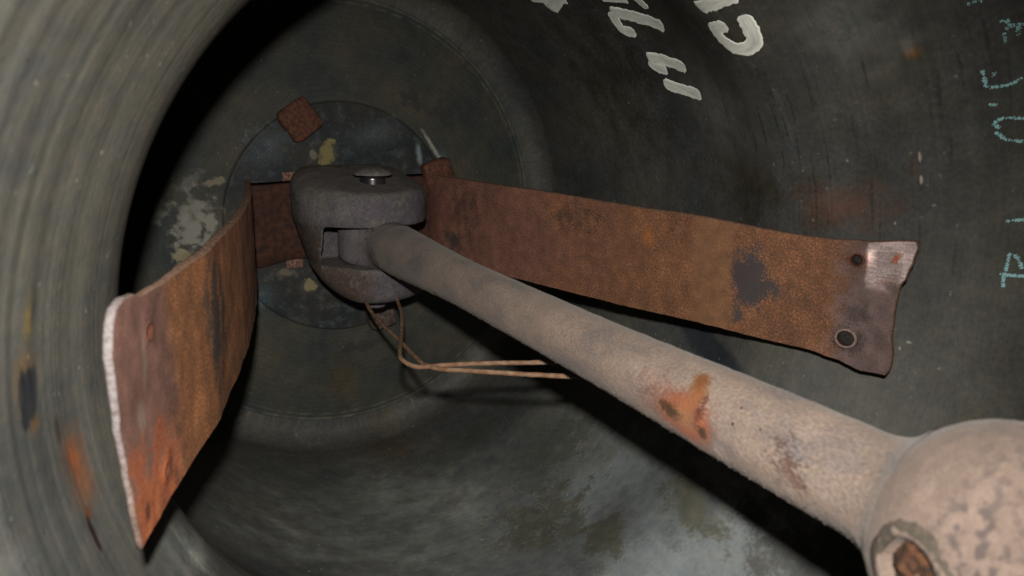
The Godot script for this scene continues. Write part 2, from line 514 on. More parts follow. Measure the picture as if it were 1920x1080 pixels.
# a brush stroke of thick paint lying on the wall; marks are (angle, z), width in metres
func paint_stroke(marks: Array, width: float, seed_: int) -> ArrayMesh:
	var c := Curve2D.new()
	var k := inner_radius(marks[0].y)
	for i in marks.size():
		var p := Vector2(marks[i].x * k, marks[i].y)
		var a: Vector2 = marks[maxi(i - 1, 0)]
		var b: Vector2 = marks[mini(i + 1, marks.size() - 1)]
		var t := Vector2((b.x - a.x) * k, b.y - a.y) * 0.17
		c.add_point(p, -t, t)
	var length := c.get_baked_length()
	var n := maxi(24, int(length / 0.0012))
	var across := 16
	var pts := PackedVector3Array()
	var uvs := PackedVector2Array()
	var cols := PackedColorArray()
	for i in n + 1:
		var s := length * i / n
		var p := c.sample_baked(s, true)
		var t := (c.sample_baked(minf(s + 0.002, length), true) - c.sample_baked(maxf(s - 0.002, 0), true)).normalized()
		var q := Vector2(-t.y, t.x)
		var cap := sqrt(clampf(minf(s, length - s) / (width * 0.6), 0.0, 1.0))
		var hw := width * 0.95 * cap * (0.92 + 0.22 * lump.get_noise_2d(s * 2.5 + seed_, seed_ * 3.0))
		for j in across + 1:
			var e := 2.0 * j / across - 1.0
			var edge := 1.0 + 0.10 * lump.get_noise_2d(s * 9.0 + seed_, e * 0.02) + 0.10 * grain.get_noise_3d(s * 1.1, signf(e) * 0.4, seed_ * 0.37)
			var o := p + q * e * hw * edge
			var thick := 0.00045 * pow(maxf(0.0, 1.0 - e * e * e * e), 0.6) * (1.0 + 0.35 * smooth(0.5, 0.85, absf(e))) * cap
			pts.append(on_wall(o.x / k, o.y, thick - 0.00015))
			uvs.append(Vector2(s, e))
			var thin := 0.5 + 0.5 * lump.get_noise_3d(o.x * 2.2, o.y * 2.2, seed_)
			var g := 0.80 + 0.24 * smooth(0.45, 0.95, absf(e)) + 0.22 * (thin - 0.5) + 0.30 * lump.get_noise_2d(e * 0.11 + seed_, s * 0.9)
			cols.append(Color(0.84 * g, 0.87 * g, 0.79 * g))
	return mesh_of([grid_arrays(pts, uvs, n + 1, across + 1, -1.0, false, cols)])

# chalk: small crumbs of it scattered along a line on the wall
func chalk_stroke(marks: Array, width: float, rng: RandomNumberGenerator, density := 1.0) -> ArrayMesh:
	var st := SurfaceTool.new()
	st.begin(Mesh.PRIMITIVE_TRIANGLES)
	for i in marks.size() - 1:
		var a: Vector2 = marks[i]
		var b: Vector2 = marks[i + 1]
		var len := on_wall(a.x, a.y).distance_to(on_wall(b.x, b.y))
		for k in int(len * 19000.0 * density) + 5:
			var t := rng.randf()
			var p := a.lerp(b, t)
			if lump.get_noise_2d(p.x * 14.0, p.y * 14.0) + rng.randf_range(-0.3, 0.3) < -0.02: continue
			var off := (rng.randf() + rng.randf() - 1.0) * width * 0.6
			var d := Vector2((b.x - a.x) * 0.35, b.y - a.y).normalized()
			p += Vector2(-d.y / 0.35, d.x) * off
			var r := rng.randf_range(0.0002, 0.0005)
			var turn := rng.randf() * TAU
			var q := []
			for m in 5:
				var an := turn + TAU * m / 5.0
				var rr := r * rng.randf_range(0.6, 1.3)
				q.append(on_wall(p.x + cos(an) * rr / 0.35, p.y + sin(an) * rr, 0.00025))
			var top := on_wall(p.x, p.y, 0.0006)
			for m in 5:
				st.add_vertex(top)
				st.add_vertex(q[m])
				st.add_vertex(q[(m + 1) % 5])
	st.generate_normals()
	return st.commit()

func build_bell():
	var bell := thing("church_bell", "dark weathered bronze bell seen from inside, paint marks and blue chalk on its wall", "bell", Vector3(0, 0, 0))
	var wt := wall_texture()
	var wm := plain(Color.WHITE, 0.62, 0.0, 0.35)
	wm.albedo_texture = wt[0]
	wm.heightmap_enabled = true
	wm.heightmap_texture = wt[1]
	wm.heightmap_scale = 0.05
	wm.detail_enabled = true
	wm.detail_blend_mode = BaseMaterial3D.BLEND_MODE_MUL
	wm.detail_uv_layer = BaseMaterial3D.DETAIL_UV_2
	wm.detail_albedo = fine_grain()
	var rows := 200
	var steps := 360
	var pts := PackedVector3Array()
	var uvs := PackedVector2Array()
	var uv2 := PackedVector2Array()
	for i in rows + 1:
		var z := MOUTH * pow(float(i) / rows, 1.25)
		for j in steps + 1:
			var a := TAU * j / steps
			var r := inner_radius(z)
			pts.append(Vector3(r * cos(a), r * sin(a), z))
			uvs.append(Vector2(float(j) / steps, z / MOUTH))
			uv2.append(Vector2(9.0 * j / steps, z / 0.23))
	var wall := grid_arrays(pts, uvs, rows + 1, steps + 1, 1.0, true)
	wall[Mesh.ARRAY_TEX_UV2] = uv2
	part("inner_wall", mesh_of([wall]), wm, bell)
	var ht := head_texture()
	var hm := plain(Color.WHITE, 0.66, 0.0, 0.3)
	hm.albedo_texture = ht[0]
	hm.heightmap_enabled = true
	hm.heightmap_texture = ht[1]
	hm.heightmap_scale = 0.05
	# head: an inner disc set off from the outer ring by a shallow groove
	for k in 2:
		var prof: Array = [[0.0, 0.0012], [0.05, 0.0012], [0.11, 0.0012], [0.1565, 0.0012], [0.1590, 0.0004], [0.1602, -0.0009]] if k == 0 else [[0.1602, -0.0009], [0.1612, -0.0002], [0.1630, 0.0], [0.2, 0.0], [0.25, 0.0], [HEAD_R, 0.0]]
		var p2 := PackedVector3Array()
		var u2 := PackedVector2Array()
		for i in prof.size():
			for j in 181:
				var a := TAU * j / 180
				var p := Vector3(prof[i][0] * cos(a), prof[i][0] * sin(a), prof[i][1])
				p2.append(p)
				u2.append(Vector2(p.x / 0.62 + 0.5, p.y / 0.62 + 0.5))
		part(["crown_disc", "head_ring"][k], mesh_of([grid_arrays(p2, u2, prof.size(), 181, 1.0, true)]), hm, bell)
	var bronze := speckled([[0.0, Color(0.20, 0.22, 0.19)], [0.5, Color(0.31, 0.31, 0.26)], [1.0, Color(0.42, 0.44, 0.36)]], 3.0, 31, 0.6, 0.05)
	var outer := PackedVector2Array([Vector2(0.0, -0.06), Vector2(0.2, -0.058), Vector2(0.30, -0.05), Vector2(0.338, -0.03), Vector2(0.352, 0.0), Vector2(0.358, 0.1), Vector2(0.366, 0.3), Vector2(0.382, 0.45), Vector2(0.412, 0.58), Vector2(0.455, 0.67), Vector2(0.495, 0.735), Vector2(0.504, 0.75), Vector2(0.502, 0.754), Vector2(inner_radius(MOUTH), MOUTH)])
	part("outer_shell", lathe(outer, 180, 1.0), bronze, bell)
	# thick pale paint: hand-brushed digits
	var paint := plain(Color.WHITE, 0.5, 0.0, 0.45)
	paint.vertex_color_use_as_albedo = true
	var strokes := [
		[0.0115, [Vector2(0.894, 0.321), Vector2(0.861, 0.352), Vector2(0.831, 0.379), Vector2(0.81, 0.392)]],
		[0.0090, [Vector2(0.892, 0.322), Vector2(0.842, 0.317), Vector2(0.81, 0.320), Vector2(0.797, 0.337)]],
		[0.0095, [Vector2(0.692, 0.330), Vector2(0.687, 0.349), Vector2(0.67, 0.369), Vector2(0.652, 0.390)]],
		[0.0080, [Vector2(0.681, 0.329), Vector2(0.656, 0.337), Vector2(0.64, 0.354)]],
		[0.0095, [Vector2(0.595, 0.337), Vector2(0.578, 0.353), Vector2(0.564, 0.375), Vector2(0.552, 0.397)]],
		[0.0090, [Vector2(0.867, 0.515), Vector2(0.862, 0.500), Vector2(0.83, 0.497), Vector2(0.788, 0.505), Vector2(0.775, 0.519), Vector2(0.792, 0.531), Vector2(0.835, 0.534), Vector2(0.891, 0.535)]],
		[0.0095, [Vector2(0.945, 0.496), Vector2(0.956, 0.514), Vector2(0.96, 0.531), Vector2(0.959, 0.543)]],
		[0.0130, [Vector2(0.951, 0.220), Vector2(0.98, 0.242), Vector2(1.003, 0.259)]],
		[0.0075, [Vector2(1.018, 0.203), Vector2(0.992, 0.234), Vector2(0.975, 0.265)]],
		[0.0056, [Vector2(0.949, 0.323), Vector2(0.938, 0.347), Vector2(0.924, 0.363)]],
		[0.0076, [Vector2(0.947, 0.378), Vector2(0.919, 0.383), Vector2(0.887, 0.386)]]]
	for k in strokes.size(): part("paint_stroke", paint_stroke(strokes[k][1], strokes[k][0], k + 1), paint, bell)
	var chalk := plain(Color(0.50, 0.66, 0.67), 0.95, 0.0, 0.1)
	var rng := RandomNumberGenerator.new()
	rng.seed = 77
	for line in [
		[1.0, [Vector2(0.694, 0.669), Vector2(0.689, 0.676)]],
		[1.0, [Vector2(0.633, 0.683), Vector2(0.627, 0.683)]],
		[0.6, [Vector2(0.629, 0.685), Vector2(0.616, 0.686), Vector2(0.609, 0.684)]],
		[0.4, [Vector2(0.604, 0.683), Vector2(0.583, 0.682)]],
		[0.7, [Vector2(0.612, 0.690), Vector2(0.589, 0.689)]],
		[0.4, [Vector2(0.614, 0.686), Vector2(0.604, 0.692)]],
		[1.0, [Vector2(0.539, 0.669), Vector2(0.525, 0.669), Vector2(0.498, 0.670)]],
		[0.7, [Vector2(0.496, 0.672), Vector2(0.492, 0.677), Vector2(0.491, 0.682), Vector2(0.497, 0.688)]],
		[0.25, [Vector2(0.528, 0.676), Vector2(0.52, 0.673)]],
		[0.8, [Vector2(0.459, 0.670), Vector2(0.453, 0.674)]],
		[1.2, [Vector2(0.413, 0.671), Vector2(0.42, 0.676), Vector2(0.417, 0.681), Vector2(0.409, 0.687)]],
		[0.9, [Vector2(0.413, 0.671), Vector2(0.405, 0.673), Vector2(0.397, 0.675)]],
		[0.9, [Vector2(0.392, 0.672), Vector2(0.381, 0.675), Vector2(0.372, 0.677), Vector2(0.366, 0.681), Vector2(0.358, 0.687)]],
		[1.0, [Vector2(0.183, 0.678), Vector2(0.183, 0.688)]],
		[1.0, [Vector2(0.027, 0.681), Vector2(0.045, 0.680), Vector2(0.067, 0.681), Vector2(0.108, 0.682)]],
		[0.8, [Vector2(0.106, 0.684), Vector2(0.093, 0.687), Vector2(0.069, 0.690)]],
		[1.3, [Vector2(0.058, 0.678), Vector2(0.056, 0.682), Vector2(0.055, 0.691)]]]:
		part("chalk_line", chalk_stroke(line[1], 0.0023, rng, line[0]), chalk, bell)

# ---------------------------------------------------------------- the spring strap
const BEND_Z := [0.0, 0.18, 0.27, 0.37, 0.446, 0.515, 0.553, 0.598, 0.635, 0.68, 0.72]
const BEND_X := [0.1270, 0.1587, 0.178, 0.203, 0.226, 0.247, 0.2613, 0.2778, 0.2912, 0.307, 0.320]
func bend_x(z: float) -> float:   # smooth through the knots
	var i := 0
	while i < BEND_Z.size() - 2 and z > BEND_Z[i + 1]: i += 1
	var i0 := maxi(i - 1, 0)
	var i3 := mini(i + 2, BEND_Z.size() - 1)
	var h: float = BEND_Z[i + 1] - BEND_Z[i]
	var t: float = (z - BEND_Z[i]) / h
	var m1: float = (BEND_X[i + 1] - BEND_X[i0]) / (BEND_Z[i + 1] - BEND_Z[i0]) * h
	var m2: float = (BEND_X[i3] - BEND_X[i]) / (BEND_Z[i3] - BEND_Z[i]) * h
	var t2 := t * t
	var t3 := t2 * t
	return (2 * t3 - 3 * t2 + 1) * BEND_X[i] + (t3 - 2 * t2 + t) * m1 + (-2 * t3 + 3 * t2) * BEND_X[i + 1] + (t3 - t2) * m2

func table(t: Array, x: float) -> float:   # straight lines between (x, y) pairs
	for i in t.size() - 1:
		if x <= t[i + 1][0]: return lerpf(t[i][1], t[i + 1][1], smooth(0, 1, clampf((x - t[i][0]) / (t[i + 1][0] - t[i][0]), 0, 1)))
	return t[t.size() - 1][1]

func arm_texture(left: bool) -> Array:
	var w := 1024
	var h := 192
	var s0 := 100 if left else 200
	var big := field(w, h, s0 + 1, 0.008, 4)
	var mid := field(w, h, s0 + 2, 0.035, 5)
	var fine := field(w, h, s0 + 3, 0.30, 4)
	var pits := field(w, h, s0 + 4, 0.24, 3)
	var data := PackedByteArray()
	data.resize(w * h * 3)
	var bump := PackedByteArray()
	bump.resize(w * h)
	var metal := PackedByteArray()
	metal.resize(w * h)
	var rough := PackedByteArray()
	rough.resize(w * h)
	var rag := PackedByteArray()
	rag.resize(w * h)
	var i := 0
	for y in h:
		var yy := lerpf(-0.075, 0.075, float(y) / h)
		for x in w:
			var z := 0.68 * x / w
			var b := big[i] / 255.0 - 0.5
			var m := mid[i] / 255.0 - 0.5
			var f := fine[i] / 255.0 - 0.5
			var old := smooth(0.20, 0.40, z + b * 0.14)
			var l := 0.92 + b * 0.18 + m * 0.18 + f * 0.62
			var r := lerpf(111, 100, old) * l  # rust tones, the root painted lighter against the flash's falloff
			var g := lerpf(76, 67, old) * l
			var u := lerpf(64, 47, old) * l
			if left:
				r *= 1.26
				g *= 1.24
				u *= 1.14
			# orange bloom of fresh rust grains
			var gr := smooth(0.56, 0.80, pits[i] / 255.0 + m * 0.35 + f * 0.2) * lerpf(0.35, 1.0, old)
			r += gr * 24
			g += gr * 14
			u += gr * 5
			var tip := smooth(0.585, 0.612, z + m * 0.03) if not left else smooth(0.575, 0.61, z + b * 0.02)
			if not left:
				var smoothed := smooth(0.45, 0.47, z + b * 0.02) * (1.0 - smooth(0.497, 0.502, z + f * 0.004)) * 0.6
				r = lerpf(r, 104 * (1 + m * 0.25), smoothed)
				g = lerpf(g, 75 * (1 + m * 0.25), smoothed)
				u = lerpf(u, 52 * (1 + m * 0.25), smoothed)
				var tl := 1.0 + m * 0.4 + f * 0.35
				r = lerpf(r, 80 * tl, tip)
				g = lerpf(g, 65 * tl, tip)
				u = lerpf(u, 63 * tl, tip)
			else:
				var tl := 1.0 + m * 0.35 + f * 0.3
				r = lerpf(r, 100 * tl, tip)
				g = lerpf(g, 71 * tl, tip)
				u = lerpf(u, 62 * tl, tip)
				var fresh := smooth(-0.002, -0.034, yy + m * 0.06) * smooth(0.582, 0.612, z + b * 0.02 + m * 0.02) * 0.9
				r = lerpf(r, 156 * (1 + f * 0.4 + m * 0.4), fresh)
				g = lerpf(g, 88 * (1 + f * 0.5 + m * 0.5), fresh)
				u = lerpf(u, 54 * (1 + f * 0.5 + m * 0.5), fresh)
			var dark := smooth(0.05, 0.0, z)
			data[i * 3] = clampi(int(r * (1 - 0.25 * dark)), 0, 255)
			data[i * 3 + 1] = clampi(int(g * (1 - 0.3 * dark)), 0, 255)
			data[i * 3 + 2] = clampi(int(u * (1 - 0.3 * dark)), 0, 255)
			bump[i] = clampi(int(128 + f * 55 + m * 70 + gr * 45 + b * 60), 0, 255)
			metal[i] = 0
			rough[i] = 205
			rag[i] = clampi(int(128 + m * 150 + f * 190), 0, 255)
			if not left:   # the rubbed corner, bare steel
				var bare := smooth(0.6125, 0.6155, z + m * 0.004 + (yy - 0.03) * 0.06) * smooth(0.002, 0.012, yy + m * 0.010)
				if bare > 0:
					var st := 1.0 + f * 0.12 + m * 0.3 + (fine[(y * w + (x / 14) * 14) % (w * h)] / 255.0 - 0.5) * 0.45
					bump[i] = clampi(int(128 + f * 30), 0, 255)
					data[i * 3] = clampi(int(lerpf(data[i * 3], 146 * st, bare * 0.85)), 0, 255)
					data[i * 3 + 1] = clampi(int(lerpf(data[i * 3 + 1], 132 * st, bare * 0.85)), 0, 255)
					data[i * 3 + 2] = clampi(int(lerpf(data[i * 3 + 2], 130 * st, bare * 0.85)), 0, 255)
					metal[i] = int(150 * bare)
					rough[i] = int(lerpf(205, 112 + f * 60, bare))
			i += 1
	var list: Array = []
	if left:
		list = [
			[0.500, 0.008, 0.017, 0.046, 0.05, Color(0.20, 0.18, 0.18), 0.85, 0.55, 1.9],
			[0.470, 0.004, 0.013, 0.030, 0.05, Color(0.22, 0.18, 0.16), 0.75, 0.5, 2.0],
			[0.520, 0.020, 0.010, 0.025, 0.0, Color(0.28, 0.23, 0.20), 0.6, 0.2, 1.7],
			[0.632, 0.030, 0.005, 0.024, 0.05, Color(0.47, 0.41, 0.37), 0.6, 0.1, 0.7],
			[0.640, 0.002, 0.010, 0.010, 0.4, Color(0.50, 0.44, 0.40), 0.7, 0.2, 1.2],
			[0.600, 0.000, 0.014, 0.030, 0.0, Color(0.30, 0.23, 0.21), 0.6, 0.0, 1.3],
			[0.646, -0.045, 0.004, 0.006, 0.0, Color(0.22, 0.12, 0.08), 0.7, 0.2, 1.2],
			[0.624, 0.040, 0.010, 0.010, 0.0, Color(0.36, 0.22, 0.18), 0.5, 0.0, 0.8],
			[0.614, -0.040, 0.011, 0.011, 0.0, Color(0.62, 0.28, 0.14), 0.6, 0.0, 0.8]]
	else:
		list = [
			[0.517, -0.004, 0.018, 0.030, 0.2, Color(0.20, 0.18, 0.19), 0.92, 0.75, 1.5],
			[0.530, -0.012, 0.016, 0.014, 0.2, Color(0.21, 0.19, 0.19), 0.85, 0.6, 1.9],
			[0.508, -0.040, 0.006, 0.012, 0.0, Color(0.21, 0.19, 0.19), 0.85, 0.4, 1.6],
			[0.30, 0.030, 0.045, 0.018, 0.0, Color(0.22, 0.17, 0.15), 0.6, 0.0, 1.6],
			[0.405, 0.022, 0.010, 0.014, 0.3, Color(0.52, 0.32, 0.14), 0.7, 0.1, 1.0],
			[0.607, 0.029, 0.016, 0.016, 0.0, Color(0.38, 0.25, 0.21), 0.7, 0.0, 0.8],
			[0.606, -0.043, 0.018, 0.018, 0.0, Color(0.13, 0.12, 0.12), 0.85, 0.0, 0.9],
			[0.612, -0.020, 0.016, 0.014, 0.3, Color(0.24, 0.20, 0.20), 0.7, 0.0, 1.5],
			[0.622, 0.002, 0.012, 0.008, 0.3, Color(0.40, 0.34, 0.32), 0.6, 0.1, 1.5],
			[0.6360, 0.034, 0.0030, 0.0065, -0.5, Color(0.50, 0.25, 0.15), 0.85, 0.2, 0.8],
			[0.632, 0.012, 0.012, 0.008, 0.0, Color(0.36, 0.27, 0.24), 0.6, 0.0, 1.2],
			[0.10, 0.02, 0.04, 0.04, 0.0, Color(0.23, 0.17, 0.15), 0.6, 0.0, 1.6],
			[0.07, -0.03, 0.03, 0.02, 0.0, Color(0.18, 0.17, 0.18), 0.7, 0.1, 1.6]]
	for s in list: stain_or_light(data, w, h, rag, s[0] / 0.68 * w, (s[1] + 0.075) / 0.15 * h, s[2] / 0.68 * w, s[3] / 0.15 * h, s[4], s[5], s[6], s[7], s[8])
	return [tex(w, h, data), grey_tex(w, h, bump), grey_tex(w, h, metal), grey_tex(w, h, rough)]

func build_arm(strap: Node3D, left: bool) -> void:
	var side := -1.0 if left else 1.0
	var thick := 0.0072
	var top: Array
	var low: Array
	var tip: Array
	var holes: Array
	if left:
		top = [[0.0, 0.0575], [0.59, 0.0575], [0.625, 0.0590], [0.645, 0.0630], [0.662, 0.0665], [0.70, 0.0670]]
		low = [[0.0, -0.0575], [0.60, -0.0572], [0.70, -0.0575]]
		tip = [[-0.07, 0.654], [-0.054, 0.6565], [-0.031, 0.664], [-0.005, 0.6660], [0.012, 0.6690], [0.031, 0.6695], [0.044, 0.6692], [0.050, 0.6680], [0.055, 0.6655], [0.059, 0.6620], [0.062, 0.6575], [0.0645, 0.652], [0.07, 0.648]]
		holes = [Vector2(0.624, 0.040), Vector2(0.614, -0.040)]
	else:
		top = [[0.0, 0.0590], [0.23, 0.0575], [0.435, 0.0520], [0.58, 0.0440], [0.61, 0.0452], [0.645, 0.0500], [0.70, 0.052]]
		low = [[0.0, -0.0575], [0.462, -0.0575], [0.575, -0.0600], [0.600, -0.0640], [0.622, -0.0695], [0.634, -0.0690], [0.70, -0.065]]
		tip = [[-0.072, 0.6340], [-0.066, 0.6415], [-0.055, 0.6430], [-0.030, 0.6400], [-0.010, 0.6395], [0.010, 0.6405], [0.020, 0.6450], [0.036, 0.6480], [0.047, 0.6495], [0.053, 0.6475]]
		holes = [Vector2(0.607, 0.029), Vector2(0.606, -0.043)]
	var ni := 150
	var nj := 26
	var flat := []   # (z, y) of the grid
	for i in ni + 1:
		for j in nj + 1:
			var t := float(i) / ni
			var v := float(j) / nj
			var z0 := 0.655 * t
			var y := lerpf(table(low, z0), table(top, z0), v)
			var z := lerpf(0.004, table(tip, y) + (0.0011 if left else 0.0007) * grain.get_noise_2d(y * 0.4, 3.0 + side), t)
			y = lerpf(table(low, z), table(top, z), v)
			if j == 0 or j == nj: y += 0.0006 * grain.get_noise_2d(z * 0.35, side + v)
			flat.append(Vector2(z, y))
	var at := func(i: int, j: int) -> Vector2: return flat[i * (nj + 1) + j]
	var place := func(p: Vector2, off_: float) -> Vector3:
		var off := off_
		if left: off *= lerpf(1.0, 0.40 + 0.18 * smooth(-0.02, 0.06, p.y), smooth(0.50, 0.64, p.x))   # worn thin towards the torn end
		var s := (bend_x(p.x + 0.002) - bend_x(p.x - 0.002)) / 0.004
		var n := Vector2(1, -s).normalized()   # outwards from the bell's axis
		var warp := 0.0012 * lump.get_noise_2d(p.x * 0.5, p.y * 0.5 + side * 9)
		if not left: warp += 0.004 * smooth(0.58, 0.65, p.x) * smooth(0.0, 0.06, p.y)
		return Vector3(side * (bend_x(p.x) + n.x * (off + warp)), p.y, p.x + n.y * (off + warp))
	# cells taken out round the holes
	var cut := {}
	var blocks := []
	for hole in holes:
		var best := Vector2i(0, 0)
		var bd := 1e9
		for i in range(4, ni - 3):
			for j in range(4, nj - 3):
				var d: float = at.call(i, j).distance_to(hole)
				if d < bd:
					bd = d
					best = Vector2i(i, j)
		blocks.append(best)
		for i in range(best.x - 3, best.x + 3):
			for j in range(best.y - 3, best.y + 3): cut[Vector2i(i, j)] = true
	var faces := SurfaceTool.new()
	faces.begin(Mesh.PRIMITIVE_TRIANGLES)
	var rim := SurfaceTool.new()
	rim.begin(Mesh.PRIMITIVE_TRIANGLES)
	var bores := []
	for k in 2:
		bores.append(SurfaceTool.new())
		bores[k].begin(Mesh.PRIMITIVE_TRIANGLES)
	var uv := func(p: Vector2) -> Vector2: return Vector2(p.x / 0.68, (p.y + 0.075) / 0.15)
	var quad := func(st: SurfaceTool, a: Array, flip: bool) -> void:
		var o := [0, 1, 2, 0, 2, 3] if not flip else [0, 2, 1, 0, 3, 2]
		for k in o:
			st.set_uv(a[k][1])
			st.add_vertex(a[k][0])
	faces.set_smooth_group(0)
	for face in 2:
		var off := -thick * 0.5 if face == 0 else thick * 0.5
		var flip := (face == 0) == left
		for i in ni:
			for j in nj:
				if cut.has(Vector2i(i, j)): continue
				var a := []
				for c in [[i, j], [i + 1, j], [i + 1, j + 1], [i, j + 1]]:
					var p: Vector2 = at.call(c[0], c[1])
					a.append([place.call(p, off), uv.call(p)])
				quad.call(faces, a, flip)
		for k in blocks.size():
			var b: Vector2i = blocks[k]
			var ring := []
			for m in 6: ring.append(at.call(b.x - 3 + m, b.y - 3))
			for m in 6: ring.append(at.call(b.x + 3, b.y - 3 + m))
			for m in 6: ring.append(at.call(b.x + 3 - m, b.y + 3))
			for m in 6: ring.append(at.call(b.x - 3, b.y + 3 - m))
			var centre: Vector2 = holes[k]
			var rad: float = 0.0046 if left else [0.0046, 0.0070][k]
			for m in 24:
				var p0: Vector2 = ring[m]
				var p1: Vector2 = ring[(m + 1) % 24]
				var q0: Vector2 = centre + (p0 - centre).normalized() * rad
				var q1: Vector2 = centre + (p1 - centre).normalized() * rad
				# a small lip of burr stands round each hole
				var lift: float = -0.0009 if face == 0 else 0.0
				var r0: Vector2 = centre + (p0 - centre).normalized() * rad * 1.28
				var r1: Vector2 = centre + (p1 - centre).normalized() * rad * 1.28
				quad.call(faces, [[place.call(p0, off), uv.call(p0)], [place.call(p1, off), uv.call(p1)], [place.call(r1, off), uv.call(r1)], [place.call(r0, off), uv.call(r0)]], flip)
				quad.call(faces, [[place.call(r0, off), uv.call(r0)], [place.call(r1, off), uv.call(r1)], [place.call(q1, off + lift), uv.call(q1)], [place.call(q0, off + lift), uv.call(q0)]], flip)
				if face == 0:
					quad.call(bores[k], [[place.call(q0, off + lift), Vector2(q0.x * 8, 0)], [place.call(q1, off + lift), Vector2(q1.x * 8, 0)], [place.call(q1, -off), Vector2(q1.x * 8, 0.1)], [place.call(q0, -off), Vector2(q0.x * 8, 0.1)]], flip)
	# the sawn edges all round, slightly rounded over
	var loop := []
	for i in ni + 1: loop.append(at.call(i, 0))
	for j in range(1, nj + 1): loop.append(at.call(ni, j))
	for i in range(ni - 1, -1, -1): loop.append(at.call(i, nj))
	for m in loop.size() - 1:
		var p0: Vector2 = loop[m]
		var p1: Vector2 = loop[m + 1]
		var t := (p1 - p0).normalized()
		var outw := Vector2(t.y, -t.x)
		var sec := [[-0.5, 0.0], [-0.42, 0.0007], [-0.15, 0.0012], [0.15, 0.0012], [0.42, 0.0007], [0.5, 0.0]]
		var o0 := outw
		var o1 := outw
		if m > 0: o0 = ((loop[m] - loop[m - 1]).normalized() + t).normalized()
		if m < loop.size() - 2: o1 = ((loop[m + 2] - loop[m + 1]).normalized() + t).normalized()
		if m > 0: o0 = Vector2(o0.y, -o0.x)
		if m < loop.size() - 2: o1 = Vector2(o1.y, -o1.x)
		var torn := smooth(0.630, 0.655, minf(p0.x, p1.x)) if left else smooth(0.60, 0.64, p0.x) * 0.4
		var worn := smooth(-0.06, 0.02, p0.y) * 0.65 + 0.35
		var tone := Color(0.21, 0.135, 0.095).lerp(Color(0.195, 0.178, 0.184) if left else Color(0.24, 0.17, 0.15), torn * worn)
		rim.set_color(tone if left else tone.lerp(Color(0.10, 0.055, 0.035), 0.6))
		for e in 5:
			var a0: Vector2 = p0 + o0 * sec[e][1]
			var a1: Vector2 = p1 + o1 * sec[e][1]
			var b0: Vector2 = p0 + o0 * sec[e + 1][1]
			var b1: Vector2 = p1 + o1 * sec[e + 1][1]
			quad.call(rim, [[place.call(a0, thick * sec[e][0]), Vector2(m * 0.1, e * 0.1)], [place.call(a1, thick * sec[e][0]), Vector2(m * 0.1, e * 0.1)], [place.call(b1, thick * sec[e + 1][0]), Vector2(m * 0.1, e * 0.1)], [place.call(b0, thick * sec[e + 1][0]), Vector2(m * 0.1, e * 0.1)]], not left)
	for st: SurfaceTool in [faces, rim, bores[0], bores[1]]:
		st.index()
		st.generate_normals()
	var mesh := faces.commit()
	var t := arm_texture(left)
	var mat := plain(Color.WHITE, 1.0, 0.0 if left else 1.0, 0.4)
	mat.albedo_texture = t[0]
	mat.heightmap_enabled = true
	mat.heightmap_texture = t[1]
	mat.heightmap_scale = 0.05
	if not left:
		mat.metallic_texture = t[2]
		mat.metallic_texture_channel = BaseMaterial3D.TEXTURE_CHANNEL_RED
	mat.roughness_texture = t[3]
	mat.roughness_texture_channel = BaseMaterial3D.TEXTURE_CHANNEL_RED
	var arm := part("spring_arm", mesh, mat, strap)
	arm.set_meta("label", "rusty spring arm bent to the left with a torn pale edge and orange corner" if left else "rusty spring arm reaching right with two holes and a bright rubbed corner")
	var edge: StandardMaterial3D
	edge = speckled([[0.0, Color(0.55, 0.48, 0.44)], [0.35, Color(0.84, 0.82, 0.80)], [0.6, Color(0.92, 0.91, 0.91)], [1.0, Color(1.0, 1.0, 1.0)]], 30.0, 141, 0.65, 0.05)
	edge.vertex_color_use_as_albedo = true
	var bored := speckled([[0.0, Color(0.16, 0.09, 0.06)], [1.0, Color(0.36, 0.20, 0.12)]], 30.0, 143, 0.9, 0.05)
	for k in 2: part("hole_bore", bores[k].commit(), bored, strap, arm)
	part("cut_edge", rim.commit(), edge, strap, arm)
	if not left:   # lower hole's filling; dark plug added for the upper hole's shade
		var dark_fill := speckled([[0.0, Color(0.10, 0.09, 0.09)], [1.0, Color(0.20, 0.18, 0.18)]], 30.0, 145, 0.9, 0.05)
		for k in 2:
			var rr: float = [0.0048, 0.0072][k]
			var p2 := PackedVector3Array()
			var u2 := PackedVector2Array()
			for i in 5:
				for j in 25:
					var a := TAU * (j % 24) / 24.0
					var q: float = [0.0, 0.6, 1.0, 1.0, 0.0][i] * rr
					p2.append(place.call(holes[k] + Vector2(cos(a), sin(a)) * q, ([0.0, 0.0, 0.0003, 0.0037, 0.0037][i] + [0.0023, -0.0006][k]) as float))
					u2.append(Vector2(j / 24.0, i / 4.0))
			var ring := PackedVector3Array()
			var ring_uv := PackedVector2Array()
			for i in 7:
				for j in 33:
					var a := TAU * (j % 32) / 32.0
					var q: float = [1.0, 1.0, 1.06, 1.14, 1.22, 1.30, 1.32][i] * (rr - 0.0002)
					ring.append(place.call(holes[k] + Vector2(cos(a), sin(a)) * q, -0.0036 - [-0.001, 0.0009, 0.0013, 0.0014, 0.0012, 0.0006, -0.0004][i] - 0.0003))
					ring_uv.append(Vector2(j / 32.0, i / 6.0))
			part("hole_rim", mesh_of([grid_arrays(ring, ring_uv, 7, 33, 1.0, true)]), [speckled([[0.0, Color(0.20, 0.12, 0.10)], [1.0, Color(0.40, 0.24, 0.19)]], 30.0, 146, 0.8, 0.05), speckled([[0.0, Color(0.30, 0.24, 0.22)], [1.0, Color(0.58, 0.50, 0.46)]], 30.0, 147, 0.6, 0.05)][k], strap, arm)
			part("hole_dark_fill", mesh_of([grid_arrays(p2, u2, 5, 25, 1.0, true)]), dark_fill, strap, arm)

